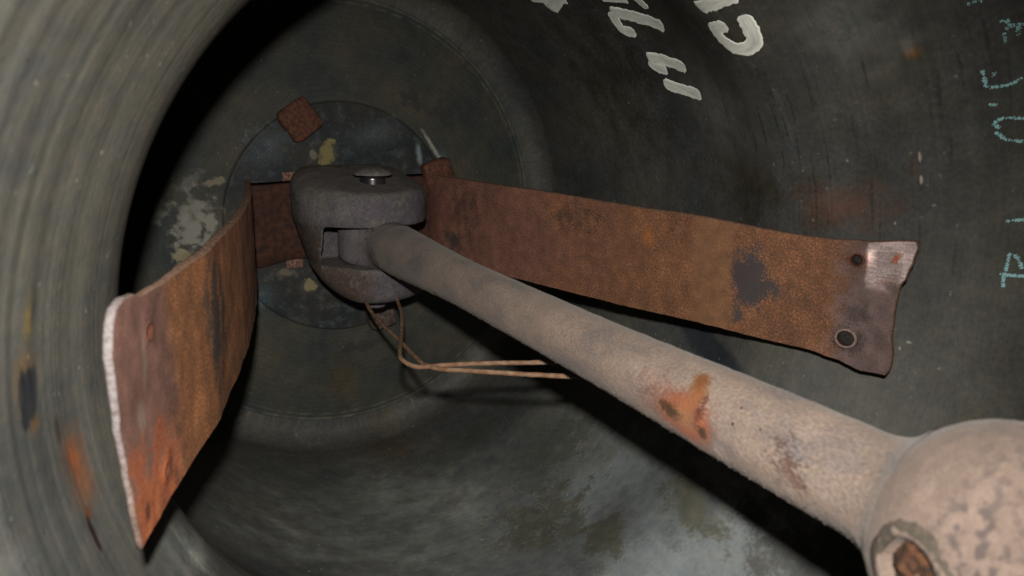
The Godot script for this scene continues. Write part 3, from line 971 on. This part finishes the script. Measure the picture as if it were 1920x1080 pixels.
func build_spring_strap():
	var strap := thing("spring_strap", "rusty bent flat steel bar bolted across the bell's head, an arm at each end", "spring", Vector3(0, 0, 0))
	build_arm(strap, true)
	build_arm(strap, false)
	# the flat middle of the bar, a little waisted towards the clevis, its corners rounded
	var nx := 60
	var ny := 14
	var pts := PackedVector3Array()
	var uvs := PackedVector2Array()
	for i in nx + 1:
		var x := lerpf(-0.1245, 0.1245, float(i) / nx)
		var y_top := 0.0575 + 0.0035 * smooth(0.03, 0.12, absf(x)) * signf(x)
		var y_low := -0.0575 + 0.0085 * (1.0 - smooth(0.075, 0.124, absf(x)))
		# once round the section: front face, top edge, back face, low edge
		for j in ny + 1:
			var v := float(j) / ny
			var q: Vector2
			if v < 0.45: q = Vector2(lerpf(y_low, y_top, v / 0.45), 0.0135)
			elif v < 0.5: q = Vector2(y_top + 0.001, 0.009)
			elif v < 0.95: q = Vector2(lerpf(y_top, y_low, (v - 0.5) / 0.45), 0.0045)
			else: q = Vector2(y_low - 0.0005, 0.009)
			pts.append(Vector3(x, q.x, q.y + 0.0005 * lump.get_noise_2d(x * 0.6, q.x * 0.6)))
			uvs.append(Vector2(x, v))
	var rust := speckled([[0.0, Color(0.14, 0.09, 0.08)], [0.4, Color(0.20, 0.125, 0.105)], [0.65, Color(0.235, 0.145, 0.11)], [1.0, Color(0.30, 0.18, 0.12)]], 9.0, 151, 0.85, 0.08)
	part("middle_plate", mesh_of([grid_arrays(pts, uvs, nx + 1, ny + 1, -1.0, true)]), rust, strap)

# ---------------------------------------------------------------- bodies given by a distance field
# surface nets: one vertex in each crossed cell, one quad round each crossed edge
func nets(lo: Vector3, hi: Vector3, step: float, f: Callable) -> Dictionary:
	var n := Vector3i(((hi - lo) / step).ceil()) + Vector3i.ONE
	var val := PackedFloat32Array()
	val.resize(n.x * n.y * n.z)
	var k := 0
	for z in n.z:
		for y in n.y:
			for x in n.x:
				val[k] = f.call(lo.x + x * step, lo.y + y * step, lo.z + z * step)
				k += 1
	var sy := n.x
	var sz := n.x * n.y
	var cell := PackedInt32Array()
	cell.resize(val.size())
	cell.fill(-1)
	var pts := PackedVector3Array()
	for z in n.z - 1:
		for y in n.y - 1:
			for x in n.x - 1:
				var b := x + y * sy + z * sz
				var inside := 0
				for c in 8:
					if val[b + (c & 1) + ((c >> 1) & 1) * sy + (c >> 2) * sz] < 0: inside += 1
				if inside == 0 or inside == 8: continue
				var p := Vector3.ZERO
				var cnt := 0
				for c in 8:
					for ax in 3:
						if c & (1 << ax): continue
						var d := c | (1 << ax)
						var v0 := val[b + (c & 1) + ((c >> 1) & 1) * sy + (c >> 2) * sz]
						var v1 := val[b + (d & 1) + ((d >> 1) & 1) * sy + (d >> 2) * sz]
						if (v0 < 0) == (v1 < 0): continue
						var t := v0 / (v0 - v1)
						var q := Vector3(c & 1, (c >> 1) & 1, c >> 2)
						q[ax] += t
						p += q
						cnt += 1
				cell[b] = pts.size()
				pts.append(lo + (Vector3(x, y, z) + p / cnt) * step)
	var idx := PackedInt32Array()
	var str := [1, sy, sz]
	for z in range(1, n.z - 1):
		for y in range(1, n.y - 1):
			for x in range(1, n.x - 1):
				var b := x + y * sy + z * sz
				for ax in 3:
					var v0 := val[b]
					var v1 := val[b + str[ax]]
					if (v0 < 0) == (v1 < 0): continue
					var s1: int = str[(ax + 1) % 3]
					var s2: int = str[(ax + 2) % 3]
					var q0 := cell[b]
					var q1 := cell[b - s1]
					var q2 := cell[b - s1 - s2]
					var q3 := cell[b - s2]
					if q0 < 0 or q1 < 0 or q2 < 0 or q3 < 0: continue
					if v0 < 0: idx.append_array([q0, q2, q1, q0, q3, q2])
					else: idx.append_array([q0, q1, q2, q0, q2, q3])
	var nor := PackedVector3Array()
	nor.resize(pts.size())
	for t in range(0, idx.size(), 3):
		var a := pts[idx[t]]
		var g := (pts[idx[t + 2]] - a).cross(pts[idx[t + 1]] - a)
		for m in 3: nor[idx[t + m]] += g
	for m in nor.size(): nor[m] = nor[m].normalized()
	return {"pts": pts, "nor": nor, "idx": idx}

func smin(a: float, b: float, k: float) -> float:
	var h := maxf(k - absf(a - b), 0.0) / k
	return minf(a, b) - h * h * k * 0.25

func clevis_field(x: float, y: float, z: float) -> float:
	var cx := -0.010
	var side := 0.081 - 0.024 * pow(clampf((0.11 - z) / 0.1, 0.0, 1.0), 2)
	var dz := maxf(z - 0.11, 0.0)
	var plan := sqrt((x - cx) * (x - cx) + dz * dz) - side
	if x < cx: plan += 0.017 * smooth(0.025, -0.055, y) * smooth(0.0, 0.05, cx - x)
	# top lobe: high at the back, falling to the front, rounded over
	var fall := 0.026 * clampf((z - 0.045) / 0.145, 0.0, 1.0) + 0.008 * smooth(0.04, 0.085, absf(x - cx)) + 0.006 * smooth(0.05, 0.02, z)
	var r1 := 0.009 + 0.007 * smooth(0.02, -0.06, x)
	var d1 := _slab(plan, y, 0.0145, 0.0790 - fall, r1, 0.0025)
	var keel := lerpf(-0.046, -0.080, smooth(0.0, 0.15, z)) + 0.030 * smooth(0.020, 0.085, cx - x)
	var d2 := _slab(plan + 0.006 * smooth(0.0, -0.09, y + 0.03), y, keel, -0.0365, 0.008, 0.012)
	var pocket := minf(z - 0.083, x + 0.070 + 0.3 * maxf(0.0, y - 0.006))
	var d3 := maxf(maxf(_slab(plan + 0.001, y, keel + 0.002, 0.074 - fall, 0.010, 0.012), pocket), z - 0.158)
	var d := smin(smin(d1, d3, 0.006), d2, 0.005)
	d = maxf(d, 0.0138 - z)
	return d + 0.0010 * lump.get_noise_3d(x, y, z)

func _slab(plan: float, y: float, y0: float, y1: float, r_top: float, r_low: float) -> float:
	var mid := (y0 + y1) * 0.5
	var r := r_top if y > mid else r_low
	var a := plan + r
	var b := absf(y - mid) - (y1 - y0) * 0.5 + r
	return sqrt(pow(maxf(a, 0.0), 2) + pow(maxf(b, 0.0), 2)) + minf(maxf(a, b), 0.0) - r

func split_mesh(s: Dictionary, keep: Callable, paint: Callable) -> ArrayMesh:
	var pts: PackedVector3Array = s.pts
	var nor: PackedVector3Array = s.nor
	var idx: PackedInt32Array = s.idx
	var map := {}
	var p2 := PackedVector3Array()
	var n2 := PackedVector3Array()
	var c2 := PackedColorArray()
	var i2 := PackedInt32Array()
	for t in range(0, idx.size(), 3):
		var c := (pts[idx[t]] + pts[idx[t + 1]] + pts[idx[t + 2]]) / 3.0
		if not keep.call(c): continue
		for m in 3:
			var v := idx[t + m]
			if not map.has(v):
				map[v] = p2.size()
				p2.append(pts[v])
				n2.append(nor[v])
				c2.append(paint.call(pts[v], nor[v]))
			i2.append(map[v])
	var arr := []
	arr.resize(Mesh.ARRAY_MAX)
	arr[Mesh.ARRAY_VERTEX] = p2
	arr[Mesh.ARRAY_NORMAL] = n2
	arr[Mesh.ARRAY_COLOR] = c2
	arr[Mesh.ARRAY_INDEX] = i2
	return mesh_of([arr])

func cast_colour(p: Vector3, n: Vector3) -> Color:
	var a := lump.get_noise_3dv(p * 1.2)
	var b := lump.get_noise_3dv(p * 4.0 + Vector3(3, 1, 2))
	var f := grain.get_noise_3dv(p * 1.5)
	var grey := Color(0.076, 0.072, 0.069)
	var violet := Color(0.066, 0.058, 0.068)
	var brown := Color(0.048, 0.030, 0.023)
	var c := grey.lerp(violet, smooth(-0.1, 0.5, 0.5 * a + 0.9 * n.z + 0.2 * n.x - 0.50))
	c = c.lerp(Color(0.086, 0.078, 0.072), smooth(0.35, 0.85, n.y + a * 0.3) * 0.8)  # paler on faces turned along the pin
	# rust carried over from the bar on the flanks near it; pale dust in random mottles
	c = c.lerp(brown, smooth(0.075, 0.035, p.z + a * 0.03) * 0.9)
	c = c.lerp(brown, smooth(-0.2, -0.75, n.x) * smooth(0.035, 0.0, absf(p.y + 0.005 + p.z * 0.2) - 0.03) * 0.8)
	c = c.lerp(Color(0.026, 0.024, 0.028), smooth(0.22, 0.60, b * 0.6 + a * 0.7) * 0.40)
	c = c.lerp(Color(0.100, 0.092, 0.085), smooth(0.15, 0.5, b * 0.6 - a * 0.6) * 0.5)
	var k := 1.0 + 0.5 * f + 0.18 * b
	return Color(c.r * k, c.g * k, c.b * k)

func build_clevis():
	var clevis := thing("clevis", "grey cast iron clevis with two rounded jaws bolted through the rusty bar", "clevis", Vector3(-0.01, 0, 0.0138))
	var mat := plain(Color.WHITE, 0.78, 0.0, 0.35)
	mat.vertex_color_use_as_albedo = true
	var hm := NoiseTexture2D.new()
	hm.width = 512
	hm.height = 512
	hm.seamless = true
	hm.noise = noise(161, 0.10, 4)
	mat.heightmap_enabled = true
	mat.heightmap_texture = hm
	mat.heightmap_scale = 0.11
	mat.uv1_triplanar = true
	mat.uv1_scale = Vector3.ONE * 9.0
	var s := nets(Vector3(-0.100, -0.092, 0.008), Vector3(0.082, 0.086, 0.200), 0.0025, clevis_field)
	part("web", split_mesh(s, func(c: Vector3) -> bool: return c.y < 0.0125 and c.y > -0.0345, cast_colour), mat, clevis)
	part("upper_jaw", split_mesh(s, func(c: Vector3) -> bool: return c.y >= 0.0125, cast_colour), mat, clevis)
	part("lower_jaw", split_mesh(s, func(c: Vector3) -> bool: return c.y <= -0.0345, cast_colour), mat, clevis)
	# a thin plate behind the bar, its pale ends showing above and below
	var pl := BoxMesh.new()
	pl.size = Vector3(0.022, 0.130, 0.004)
	var pp := part("backing_plate", pl, speckled([[0.0, Color(0.25, 0.17, 0.14)], [1.0, Color(0.55, 0.43, 0.37)]], 20.0, 171, 0.85), clevis)
	pp.position += Vector3(-0.072, 0.002, 0.0024)
	# the pin: mushroom head, bright neck, plain shank and its end below
	var pin := thing("pivot_pin", "round-headed steel pin through both jaws of the grey clevis", "pin", Vector3(-0.001, -0.094, 0.130))
	var at := Vector3(-0.001, 0, 0.130)
	var dust := speckled([[0.0, Color(0.22, 0.21, 0.21)], [0.5, Color(0.33, 0.32, 0.31)], [1.0, Color(0.42, 0.40, 0.38)]], 16.0, 181, 0.8)
	var head := PackedVector2Array([Vector2(0.0, 0.0812), Vector2(0.008, 0.0808), Vector2(0.015, 0.0793), Vector2(0.0205, 0.0768), Vector2(0.0236, 0.0740), Vector2(0.0240, 0.0726), Vector2(0.0232, 0.0718), Vector2(0.014, 0.0716), Vector2(0.0, 0.0716)])
	part("pin_head", lathe_y(head, 48, at, 1.0, 0.0006), dust, pin)
	var steel := plain(Color(0.36, 0.35, 0.36), 0.26, 0.9, 0.5)
	part("shank", lathe_y(PackedVector2Array([Vector2(0.0, 0.0718), Vector2(0.0155, 0.0718), Vector2(0.0158, 0.067), Vector2(0.0158, -0.084), Vector2(0.0, -0.084)]), 48, at, 1.0), steel, pin)
	var under := speckled([[0.0, Color(0.20, 0.17, 0.19)], [0.5, Color(0.33, 0.29, 0.31)], [1.0, Color(0.42, 0.37, 0.37)]], 16.0, 182, 0.8)
	part("pin_end", lathe_y(PackedVector2Array([Vector2(0.0, -0.080), Vector2(0.0165, -0.080), Vector2(0.0165, -0.088), Vector2(0.014, -0.0885), Vector2(0.0135, -0.094), Vector2(0.012, -0.0955), Vector2(0.0, -0.0958)]), 40, at, 1.0, 0.0006), under, pin)
	var washer := thing("bearing_washer", "thin orange bronze washer between clapper eye and upper clevis jaw", "washer", Vector3(-0.001, 0.0105, 0.130))
	part("ring", lathe_y(PackedVector2Array([Vector2(0.016, 0.0140), Vector2(0.0450, 0.0140), Vector2(0.0455, 0.0125), Vector2(0.0450, 0.0108), Vector2(0.016, 0.0108)]), 56, at, 1.0), speckled([[0.0, Color(0.30, 0.16, 0.08)], [0.5, Color(0.48, 0.27, 0.12)], [1.0, Color(0.60, 0.38, 0.18)]], 14.0, 183, 0.7), washer)

# ---------------------------------------------------------------- the clapper
const SHAFT_A := Vector3(0, -0.008, 0.13)
const SHAFT_B := Vector3(-0.002, -0.016, 0.89)

func shaft_radius(z: float) -> float:
	return 0.0222 + 0.0080 * (1.0 - smooth(0.17, 0.42, z)) + 0.0034 * smooth(0.58, 0.83, z)

func eye_field(x: float, y: float, z: float) -> float:
	var plan := sqrt((x + 0.001) * (x + 0.001) + (z - 0.130) * (z - 0.130)) - 0.0445
	var d1 := _slab(plan, y, -0.0345, 0.0105, 0.006, 0.008)
	var t := clampf((z - 0.13) / 0.76, 0.0, 1.0)
	var c := SHAFT_A.lerp(SHAFT_B, t)
	var d2 := maxf(sqrt((x - c.x) * (x - c.x) + (y - c.y) * (y - c.y)) - shaft_radius(z), 0.14 - z)
	return smin(d1, d2, 0.022) + 0.0009 * lump.get_noise_3d(x, y, z)

func shaft_texture() -> Array:
	var w := 512
	var h := 1400
	var big := field(w, h, 301, 0.008, 4)
	var mid := field(w, h, 302, 0.03, 5)
	var fine := field(w, h, 303, 0.15, 3)
	var pits := field(w, h, 304, 0.12, 3)
	var data := PackedByteArray()
	data.resize(w * h * 3)
	var bump := PackedByteArray()
	bump.resize(w * h)
	var rag := PackedByteArray()
	rag.resize(w * h)
	var i := 0
	for y in h:
		var z := lerpf(0.15, 0.90, float(y) / h)
		var near := smooth(0.2, 0.60, z)
		for x in w:
			var b := big[i] / 255.0 - 0.5
			var m := mid[i] / 255.0 - 0.5
			var f := fine[i] / 255.0 - 0.5
			var l := 1.0 + b * 0.16 + m * 0.09 + f * 0.30
			var r := lerpf(90, 100, near) * l
			var g := lerpf(81, 88, near) * l
			var u := lerpf(75, 80, near) * l
			var grey := smooth(0.08, 0.35, m * 0.5 - b)
			r -= grey * 9
			g -= grey * 6
			u -= grey * 2
			if pits[i] > 198:
				var k := (pits[i] - 198) / 57.0
				r -= 55 * k
				g -= 52 * k
				u -= 46 * k
			data[i * 3] = clampi(int(r), 0, 255)
			data[i * 3 + 1] = clampi(int(g), 0, 255)
			data[i * 3 + 2] = clampi(int(u), 0, 255)
			rag[i] = clampi(int(128 + m * 150 + f * 170), 0, 255)
			bump[i] = clampi(int(128 + f * 110 + m * 50 - maxf(0, pits[i] - 198) * 0.8), 0, 255)
			i += 1
	# angle, z, radius round, radius along, turn, colour, strength, hardness, raggedness
	for s in [
		[3.05, 0.702, 0.016, 0.026, 0.0, Color(0.40, 0.27, 0.23), 0.55, 0.0, 0.8],
		[-3.10, 0.724, 0.0200, 0.042, 0.2, Color(0.40, 0.27, 0.23), 0.70, 0.0, 0.7],
		[-3.08, 0.729, 0.0170, 0.0300, 0.25, Color(0.38, 0.20, 0.14), 0.85, 0.15, 0.5],
		[2.50, 0.734, 0.0125, 0.0085, 0.15, Color(0.38, 0.235, 0.135), 0.85, 0.25, 0.7],
		[2.22, 0.730, 0.0075, 0.0075, 0.0, Color(0.32, 0.19, 0.10), 0.85, 0.2, 0.8],
		[-3.07, 0.730, 0.0140, 0.0250, 0.25, Color(0.46, 0.25, 0.155), 0.90, 0.30, 0.45],
		[2.80, 0.735, 0.0100, 0.0090, 0.0, Color(0.41, 0.26, 0.17), 0.80, 0.2, 0.9],
		[-3.11, 0.728, 0.0095, 0.0185, 0.28, Color(0.42, 0.30, 0.21), 0.85, 0.25, 0.9],
		[-3.12, 0.718, 0.0055, 0.0095, 0.25, Color(0.19, 0.13, 0.08), 0.92, 0.3, 1.2],
		[3.10, 0.711, 0.0040, 0.0055, 0.1, Color(0.22, 0.14, 0.08), 0.8, 0.2, 1.3],
		[-2.98, 0.744, 0.0045, 0.0040, 0.0, Color(0.19, 0.12, 0.08), 0.9, 0.3, 1.3],
		[2.92, 0.739, 0.0090, 0.0040, 0.0, Color(0.26, 0.15, 0.13), 0.75, 0.15, 1.9],
		[2.65, 0.741, 0.0070, 0.0030, 0.0, Color(0.25, 0.14, 0.12), 0.65, 0.15, 1.9],
		[-2.86, 0.757, 0.010, 0.010, 0.0, Color(0.46, 0.42, 0.40), 0.65, 0.0, 1.6],
		[2.9, 0.757, 0.013, 0.012, 0.0, Color(0.40, 0.37, 0.35), 0.4, 0.0, 1.3],
		[3.05, 0.801, 0.016, 0.012, 0.2, Color(0.29, 0.25, 0.24), 0.8, 0.1, 1.9],
		[2.70, 0.804, 0.008, 0.006, 0.2, Color(0.27, 0.27, 0.28), 0.6, 0.1, 1.9],
		[3.10, 0.803, 0.012, 0.010, 0.2, Color(0.29, 0.19, 0.15), 0.5, 0.1, 2.2],
		[-2.93, 0.803, 0.008, 0.006, 0.2, Color(0.47, 0.42, 0.40), 0.6, 0.1, 1.8],
		[3.04, 0.687, 0.010, 0.020, 0.0, Color(0.34, 0.31, 0.31), 0.5, 0.0, 1.4],
		[-2.8, 0.62, 0.012, 0.05, 0.0, Color(0.33, 0.30, 0.30), 0.55, 0.0, 1.4],
		[2.6, 0.66, 0.012, 0.03, 0.0, Color(0.42, 0.37, 0.33), 0.4, 0.0, 1.4],
		[2.37, 0.764, 0.0008, 0.0007, 0.0, Color(0.13, 0.12, 0.12), 0.95, 0.7, 0.2],
		[2.75, 0.764, 0.0010, 0.0008, 0.0, Color(0.12, 0.11, 0.12), 0.95, 0.7, 0.2],
		[2.6, 0.781, 0.0008, 0.0007, 0.0, Color(0.14, 0.13, 0.13), 0.9, 0.7, 0.2]]:
		stain_or_light(data, w, h, rag, fposmod(s[0], TAU) / TAU * w, (s[1] - 0.15) / 0.75 * h, s[2] / (0.0223 * TAU) * w, s[3] / 0.75 * h, s[4], s[5], s[6], s[7], s[8], true)
	return [tex(w, h, data), grey_tex(w, h, bump)]

func ball_texture() -> Array:
	var w := 768
	var h := 512
	var big := field(w, h, 321, 0.01, 4)
	var mid := field(w, h, 322, 0.04, 4)
	var fine := field(w, h, 323, 0.25, 3)
	var spots := field(w, h, 324, 0.050, 4)
	var data := PackedByteArray()
	data.resize(w * h * 3)
	var bump := PackedByteArray()
	bump.resize(w * h)
	var i := 0
	for y in h:
		for x in w:
			var b := big[i] / 255.0 - 0.5
			var m := mid[i] / 255.0 - 0.5
			var f := fine[i] / 255.0 - 0.5
			var l := 1.0 + b * 0.14 + m * 0.14 + f * 0.28
			var r := 85.0 * l
			var g := 74.0 * l
			var u := 67.5 * l
			# dark pitted spots towards the striking side
			var place := smooth(0.60, 0.46, float(y) / h + m * 0.1) * (0.55 + 0.45 * smooth(0.37, 0.42, float(x) / w + b * 0.1))
			var d := smooth(0.48, 0.70, spots[i] / 255.0 + f * 0.2 + m * 0.2) * place
			r = lerpf(r, 50, d * 0.7)
			g = lerpf(g, 45, d * 0.7)
			u = lerpf(u, 45, d * 0.7)
			data[i * 3] = clampi(int(r), 0, 255)
			data[i * 3 + 1] = clampi(int(g), 0, 255)
			data[i * 3 + 2] = clampi(int(u), 0, 255)
			bump[i] = clampi(int(128 + f * 90 + m * 60 - d * 60), 0, 255)
			i += 1
	return [tex(w, h, data), grey_tex(w, h, bump)]

func build_clapper():
	var clapper := thing("clapper", "dusty tan clapper with a round shaft, ragged orange rust patch and a ball end", "clapper", SHAFT_A)
	var iron := plain(Color.WHITE, 0.85, 0.0, 0.3)
	iron.vertex_color_use_as_albedo = true
	var hm := NoiseTexture2D.new()
	hm.width = 512
	hm.height = 512
	hm.seamless = true
	hm.noise = noise(191, 0.10, 4)
	iron.heightmap_enabled = true
	iron.heightmap_texture = hm
	iron.heightmap_scale = 0.06
	iron.uv1_triplanar = true
	iron.uv1_scale = Vector3.ONE * 9.0
	var s := nets(Vector3(-0.055, -0.050, 0.078), Vector3(0.052, 0.026, 0.236), 0.0028, eye_field)
	var tint := func(p: Vector3, n: Vector3) -> Color:
		var c := Color(0.100, 0.089, 0.096).lerp(Color(0.120, 0.105, 0.094), smooth(0.13, 0.20, p.z + 0.03 * n.x))
		c = c.lerp(Color(0.045, 0.040, 0.042), smooth(0.25, 0.45, lump.get_noise_3dv(p * 3.0)) * 0.7)
		c = c.lerp(Color(0.10, 0.05, 0.045), smooth(-0.030, -0.044, p.x) * smooth(0.14, 0.11, p.z) * 0.8)
		var k := 1.0 + 0.3 * grain.get_noise_3dv(p * 1.5)
		return Color(c.r * k, c.g * k, c.b * k)
	part("eye", split_mesh(s, func(c: Vector3) -> bool: return c.z < 0.2275, tint), iron, clapper)
	# shaft, with the crust of dust standing off it
	var st := shaft_texture()
	var sm := plain(Color.WHITE, 0.92, 0.0, 0.2)
	sm.albedo_texture = st[0]
	sm.heightmap_enabled = true
	sm.heightmap_texture = st[1]
	sm.heightmap_scale = 0.09
	sm.rim_enabled = true   # dust catches the light at a slant
	sm.rim = 0.12
	sm.rim_tint = 1.0
	var rows := 520
	var steps := 160
	var pts := PackedVector3Array()
	var uvs := PackedVector2Array()
	for i in rows + 1:
		var z := lerpf(0.218, 0.856, float(i) / rows)
		var c := SHAFT_A.lerp(SHAFT_B, (z - 0.13) / 0.76)
		for j in steps + 1:
			var a := TAU * (j % steps) / steps
			var d := Vector3(cos(a), sin(a), 0)
			var r := shaft_radius(z) + 0.0002
			# a fillet of 35 mm, then the ball's own curve
			var zf := 0.89 - sqrt(0.0875 * 0.0875 - pow(shaft_radius(0.83) + 0.035, 2))
			if z > zf:
				var rim := shaft_radius(0.83) + 0.0352 - sqrt(maxf(0.0, 0.035 * 0.035 - pow(z - zf, 2)))
				r = rim if z < 0.89 - (0.89 - zf) * 0.0525 / 0.0875 else sqrt(0.0525 * 0.0525 - pow(0.89 - z, 2)) + 0.0003
			var q := c + d * r
			var g := grain.get_noise_3dv(q * 2.0)
			r += 0.00035 * lump.get_noise_3dv(q * 2.0) + 0.00022 * g
			r += 0.0011 * smooth(0.35, 0.75, grain.get_noise_3dv(q * 3.1 + Vector3(4, 4, 4))) * smooth(0.1, -0.5, d.y)
			pts.append(c + d * r)
			uvs.append(Vector2(float(j) / steps, (z - 0.15) / 0.75))
	part("shaft", mesh_of([grid_arrays(pts, uvs, rows + 1, steps + 1, -1.0, true)]), sm, clapper)
	# ball, with a sunken rusty socket on its near side
	var bt := ball_texture()
	var bm := plain(Color.WHITE, 0.92, 0.0, 0.2)
	bm.albedo_texture = bt[0]
	bm.heightmap_enabled = true
	bm.heightmap_texture = bt[1]
	bm.heightmap_scale = 0.09
	bm.rim_enabled = true   # dust catches the light at a slant
	bm.rim = 0.12
	bm.rim_tint = 1.0
	var socket := Vector3(-0.0514, 0.0010, -0.0106).normalized()
	var p2 := PackedVector3Array()
	var u2 := PackedVector2Array()
	for i in 181:
		var th := PI * i / 180.0
		for j in 321:
			var a := TAU * (j % 320) / 320.0
			var d := Vector3(sin(th) * cos(a), sin(th) * sin(a), cos(th))
			var r := 0.0525
			r += 0.0006 * lump.get_noise_3dv(d * 0.05 * 2.0) + 0.0002 * grain.get_noise_3dv(d * 0.05 * 2.0)
			var e := acos(clampf(d.dot(socket), -1, 1)) * 0.0525
			r += 0.0007 * exp(-pow((e - 0.0155) / 0.002, 2)) - 0.005 * smooth(0.0140, 0.0122, e)
			p2.append(SHAFT_B + d * r)
			u2.append(Vector2(float(j) / 320.0, i / 180.0))
	var ball := part("ball", mesh_of([grid_arrays(p2, u2, 181, 321, 1.0, true)]), bm, clapper)
	# rusty plug at the bottom of the socket and the greyer collar round it
	var frame := Basis(socket.cross(Vector3(0, 1, 0)).normalized(), Vector3.ZERO, socket)
	frame.y = socket.cross(frame.x)
	var disc := func(rad: float, low: float, high: float, bumpy: float) -> ArrayMesh:
		var dp := PackedVector3Array()
		var du := PackedVector2Array()
		for i in 15:
			var rr := rad * i / 14.0
			for j in 49:
				var a := TAU * (j % 48) / 48.0
				var h := lerpf(high, low, pow(i / 14.0, 2)) + bumpy * lump.get_noise_3d(rr * cos(a) * 3, rr * sin(a) * 3, 7)
				dp.append(SHAFT_B + frame * Vector3(rr * cos(a), rr * sin(a), h))
				du.append(Vector2(i / 14.0, j / 48.0))
		return mesh_of([grid_arrays(dp, du, 15, 49, 1.0, true)])
	part("rusty_plug", disc.call(0.0136, 0.0468, 0.0490, 0.004), speckled([[0.0, Color(0.10, 0.07, 0.06)], [0.42, Color(0.13, 0.085, 0.06)], [0.6, Color(0.25, 0.15, 0.085)], [1.0, Color(0.36, 0.24, 0.15)]], 26.0, 331, 0.9, 0.1), clapper, ball)
	var cp := PackedVector3Array()
	var cu := PackedVector2Array()
	for i in 11:
		var t := maxf(0.0, (i - 2) / 8.0)
		for j in 65:
			var a := TAU * (j % 64) / 64.0
			var rr := lerpf(0.0138, 0.0220, t) + 0.0006 * sin(a * 3)
			var h := sqrt(0.0525 * 0.0525 - rr * rr) + 0.0009 * sin(PI * pow(t, 0.6)) + 0.0002 - 0.0006 * t
			if i < 2:   # the socket's own wall
				rr -= 0.0005
				h -= [0.0058, 0.0012][i]
			cp.append(SHAFT_B + frame * Vector3(rr * cos(a), rr * sin(a), h))
			cu.append(Vector2(t, j / 64.0))
	part("collar", mesh_of([grid_arrays(cp, cu, 11, 65, 1.0, true)]), speckled([[0.0, Color(0.15, 0.135, 0.12)], [0.5, Color(0.225, 0.205, 0.18)], [1.0, Color(0.29, 0.255, 0.215)]], 24.0, 332, 0.9, 0.08), clapper, ball)

# ---------------------------------------------------------------- bolts and wires
func bolt_head(size: float, high: float, seed_: int) -> ArrayMesh:
	# a forged square head: rounded square section, domed and chamfered top
	var prof := [[1.0, 0.0], [1.0, 0.6], [0.97, 0.78], [0.90, 0.92], [0.78, 0.99], [0.5, 1.04], [0.0, 1.06]]
	var pts := PackedVector3Array()
	var uvs := PackedVector2Array()
	for i in prof.size():
		for j in 65:
			var a := TAU * (j % 64) / 64.0
			var sq := pow(pow(absf(cos(a)), 7.0) + pow(absf(sin(a)), 7.0), -1.0 / 7.0)
			var r: float = size * 0.5 * prof[i][0] * lerpf(sq, 1.0, 0.0 if i < 4 else (i - 3) / 4.0)
			var p := Vector3(r * cos(a), r * sin(a), high * prof[i][1])
			p += Vector3(1, 1, 1) * 0.0028 * lump.get_noise_3dv(p * 1.6 + Vector3(seed_, 0, 0)) * minf(1.0, r * 100)
			pts.append(p)
			uvs.append(Vector2(j / 64.0, i / 6.0))
	return mesh_of([grid_arrays(pts, uvs, prof.size(), 65, -1.0, true)])

func build_bolts():
	var rusty := speckled([[0.0, Color(0.18, 0.12, 0.10)], [0.4, Color(0.29, 0.19, 0.155)], [0.62, Color(0.33, 0.215, 0.17)], [0.85, Color(0.40, 0.24, 0.16)], [1.0, Color(0.50, 0.33, 0.24)]], 15.0, 401, 0.85, 0.1)
	var grimy := speckled([[0.0, Color(0.17, 0.14, 0.14)], [0.5, Color(0.27, 0.23, 0.22)], [0.8, Color(0.36, 0.31, 0.28)], [1.0, Color(0.62, 0.58, 0.48)]], 11.0, 402, 0.85, 0.1)
	var list := [
		[Vector3(-0.057, 0.135, 0.0005), 0.046, 0.016, 0.62, rusty, "rusty square bolt head on the bell's head, above the rusty bar"],
		[Vector3(0.140, 0.058, 0.0005), 0.046, 0.020, 0.30, rusty, "rusty bolt head half hidden behind the right arm of the rusty bar"],
		[Vector3(0.046, -0.140, 0.0005), 0.040, 0.026, 0.22, grimy, "grimy dark square bolt head below the clevis, behind the bent wires"]]
	for b in list:
		var o := thing("square_bolt", b[5], "bolt", b[0], "square bolts round the crown disc")
		var m := part("bolt_head", bolt_head(b[1], b[2], int(b[3] * 100)), b[4], o)
		m.transform = Transform3D(Basis(Vector3(0, 0, 1), b[3]), Vector3.ZERO)

func build_wires():
	var mat := speckled([[0.0, Color(0.30, 0.20, 0.14)], [0.42, Color(0.37, 0.27, 0.20)], [0.6, Color(0.42, 0.33, 0.26)], [1.0, Color(0.50, 0.45, 0.39)]], 10.0, 411, 0.75, 0.04)
	var paths := [
		[PackedVector3Array([Vector3(-0.022, -0.068, 0.150), Vector3(-0.028, -0.080, 0.180), Vector3(-0.035, -0.083, 0.243), Vector3(-0.044, -0.080, 0.331), Vector3(-0.055, -0.074, 0.394), Vector3(-0.063, -0.068, 0.441), Vector3(-0.057, -0.065, 0.467), Vector3(-0.036, -0.061, 0.496), Vector3(-0.004, -0.058, 0.530), Vector3(0.027, -0.057, 0.553), Vector3(0.042, -0.056, 0.564)]), "thin rusty bent wire running straight down from the clevis, lower of two", 0.0021],
		[PackedVector3Array([Vector3(0.010, -0.066, 0.160), Vector3(0.006, -0.076, 0.192), Vector3(-0.009, -0.078, 0.244), Vector3(-0.035, -0.078, 0.312), Vector3(-0.065, -0.070, 0.387), Vector3(-0.077, -0.066, 0.421), Vector3(-0.077, -0.066, 0.438), Vector3(-0.071, -0.067, 0.448), Vector3(-0.053, -0.065, 0.458), Vector3(-0.024, -0.063, 0.473), Vector3(0.012, -0.058, 0.504), Vector3(0.039, -0.055, 0.524), Vector3(0.055, -0.053, 0.536)]), "thin tan wire bent in a tight hook below the clevis, upper of two", 0.0021]]
	for p in paths:
		var o := thing("bent_wire", p[1], "wire", p[0][0], "bent wires hanging from the pin")
		part("wire", tube(p[0], p[2], 12, 0.15), mat, o)
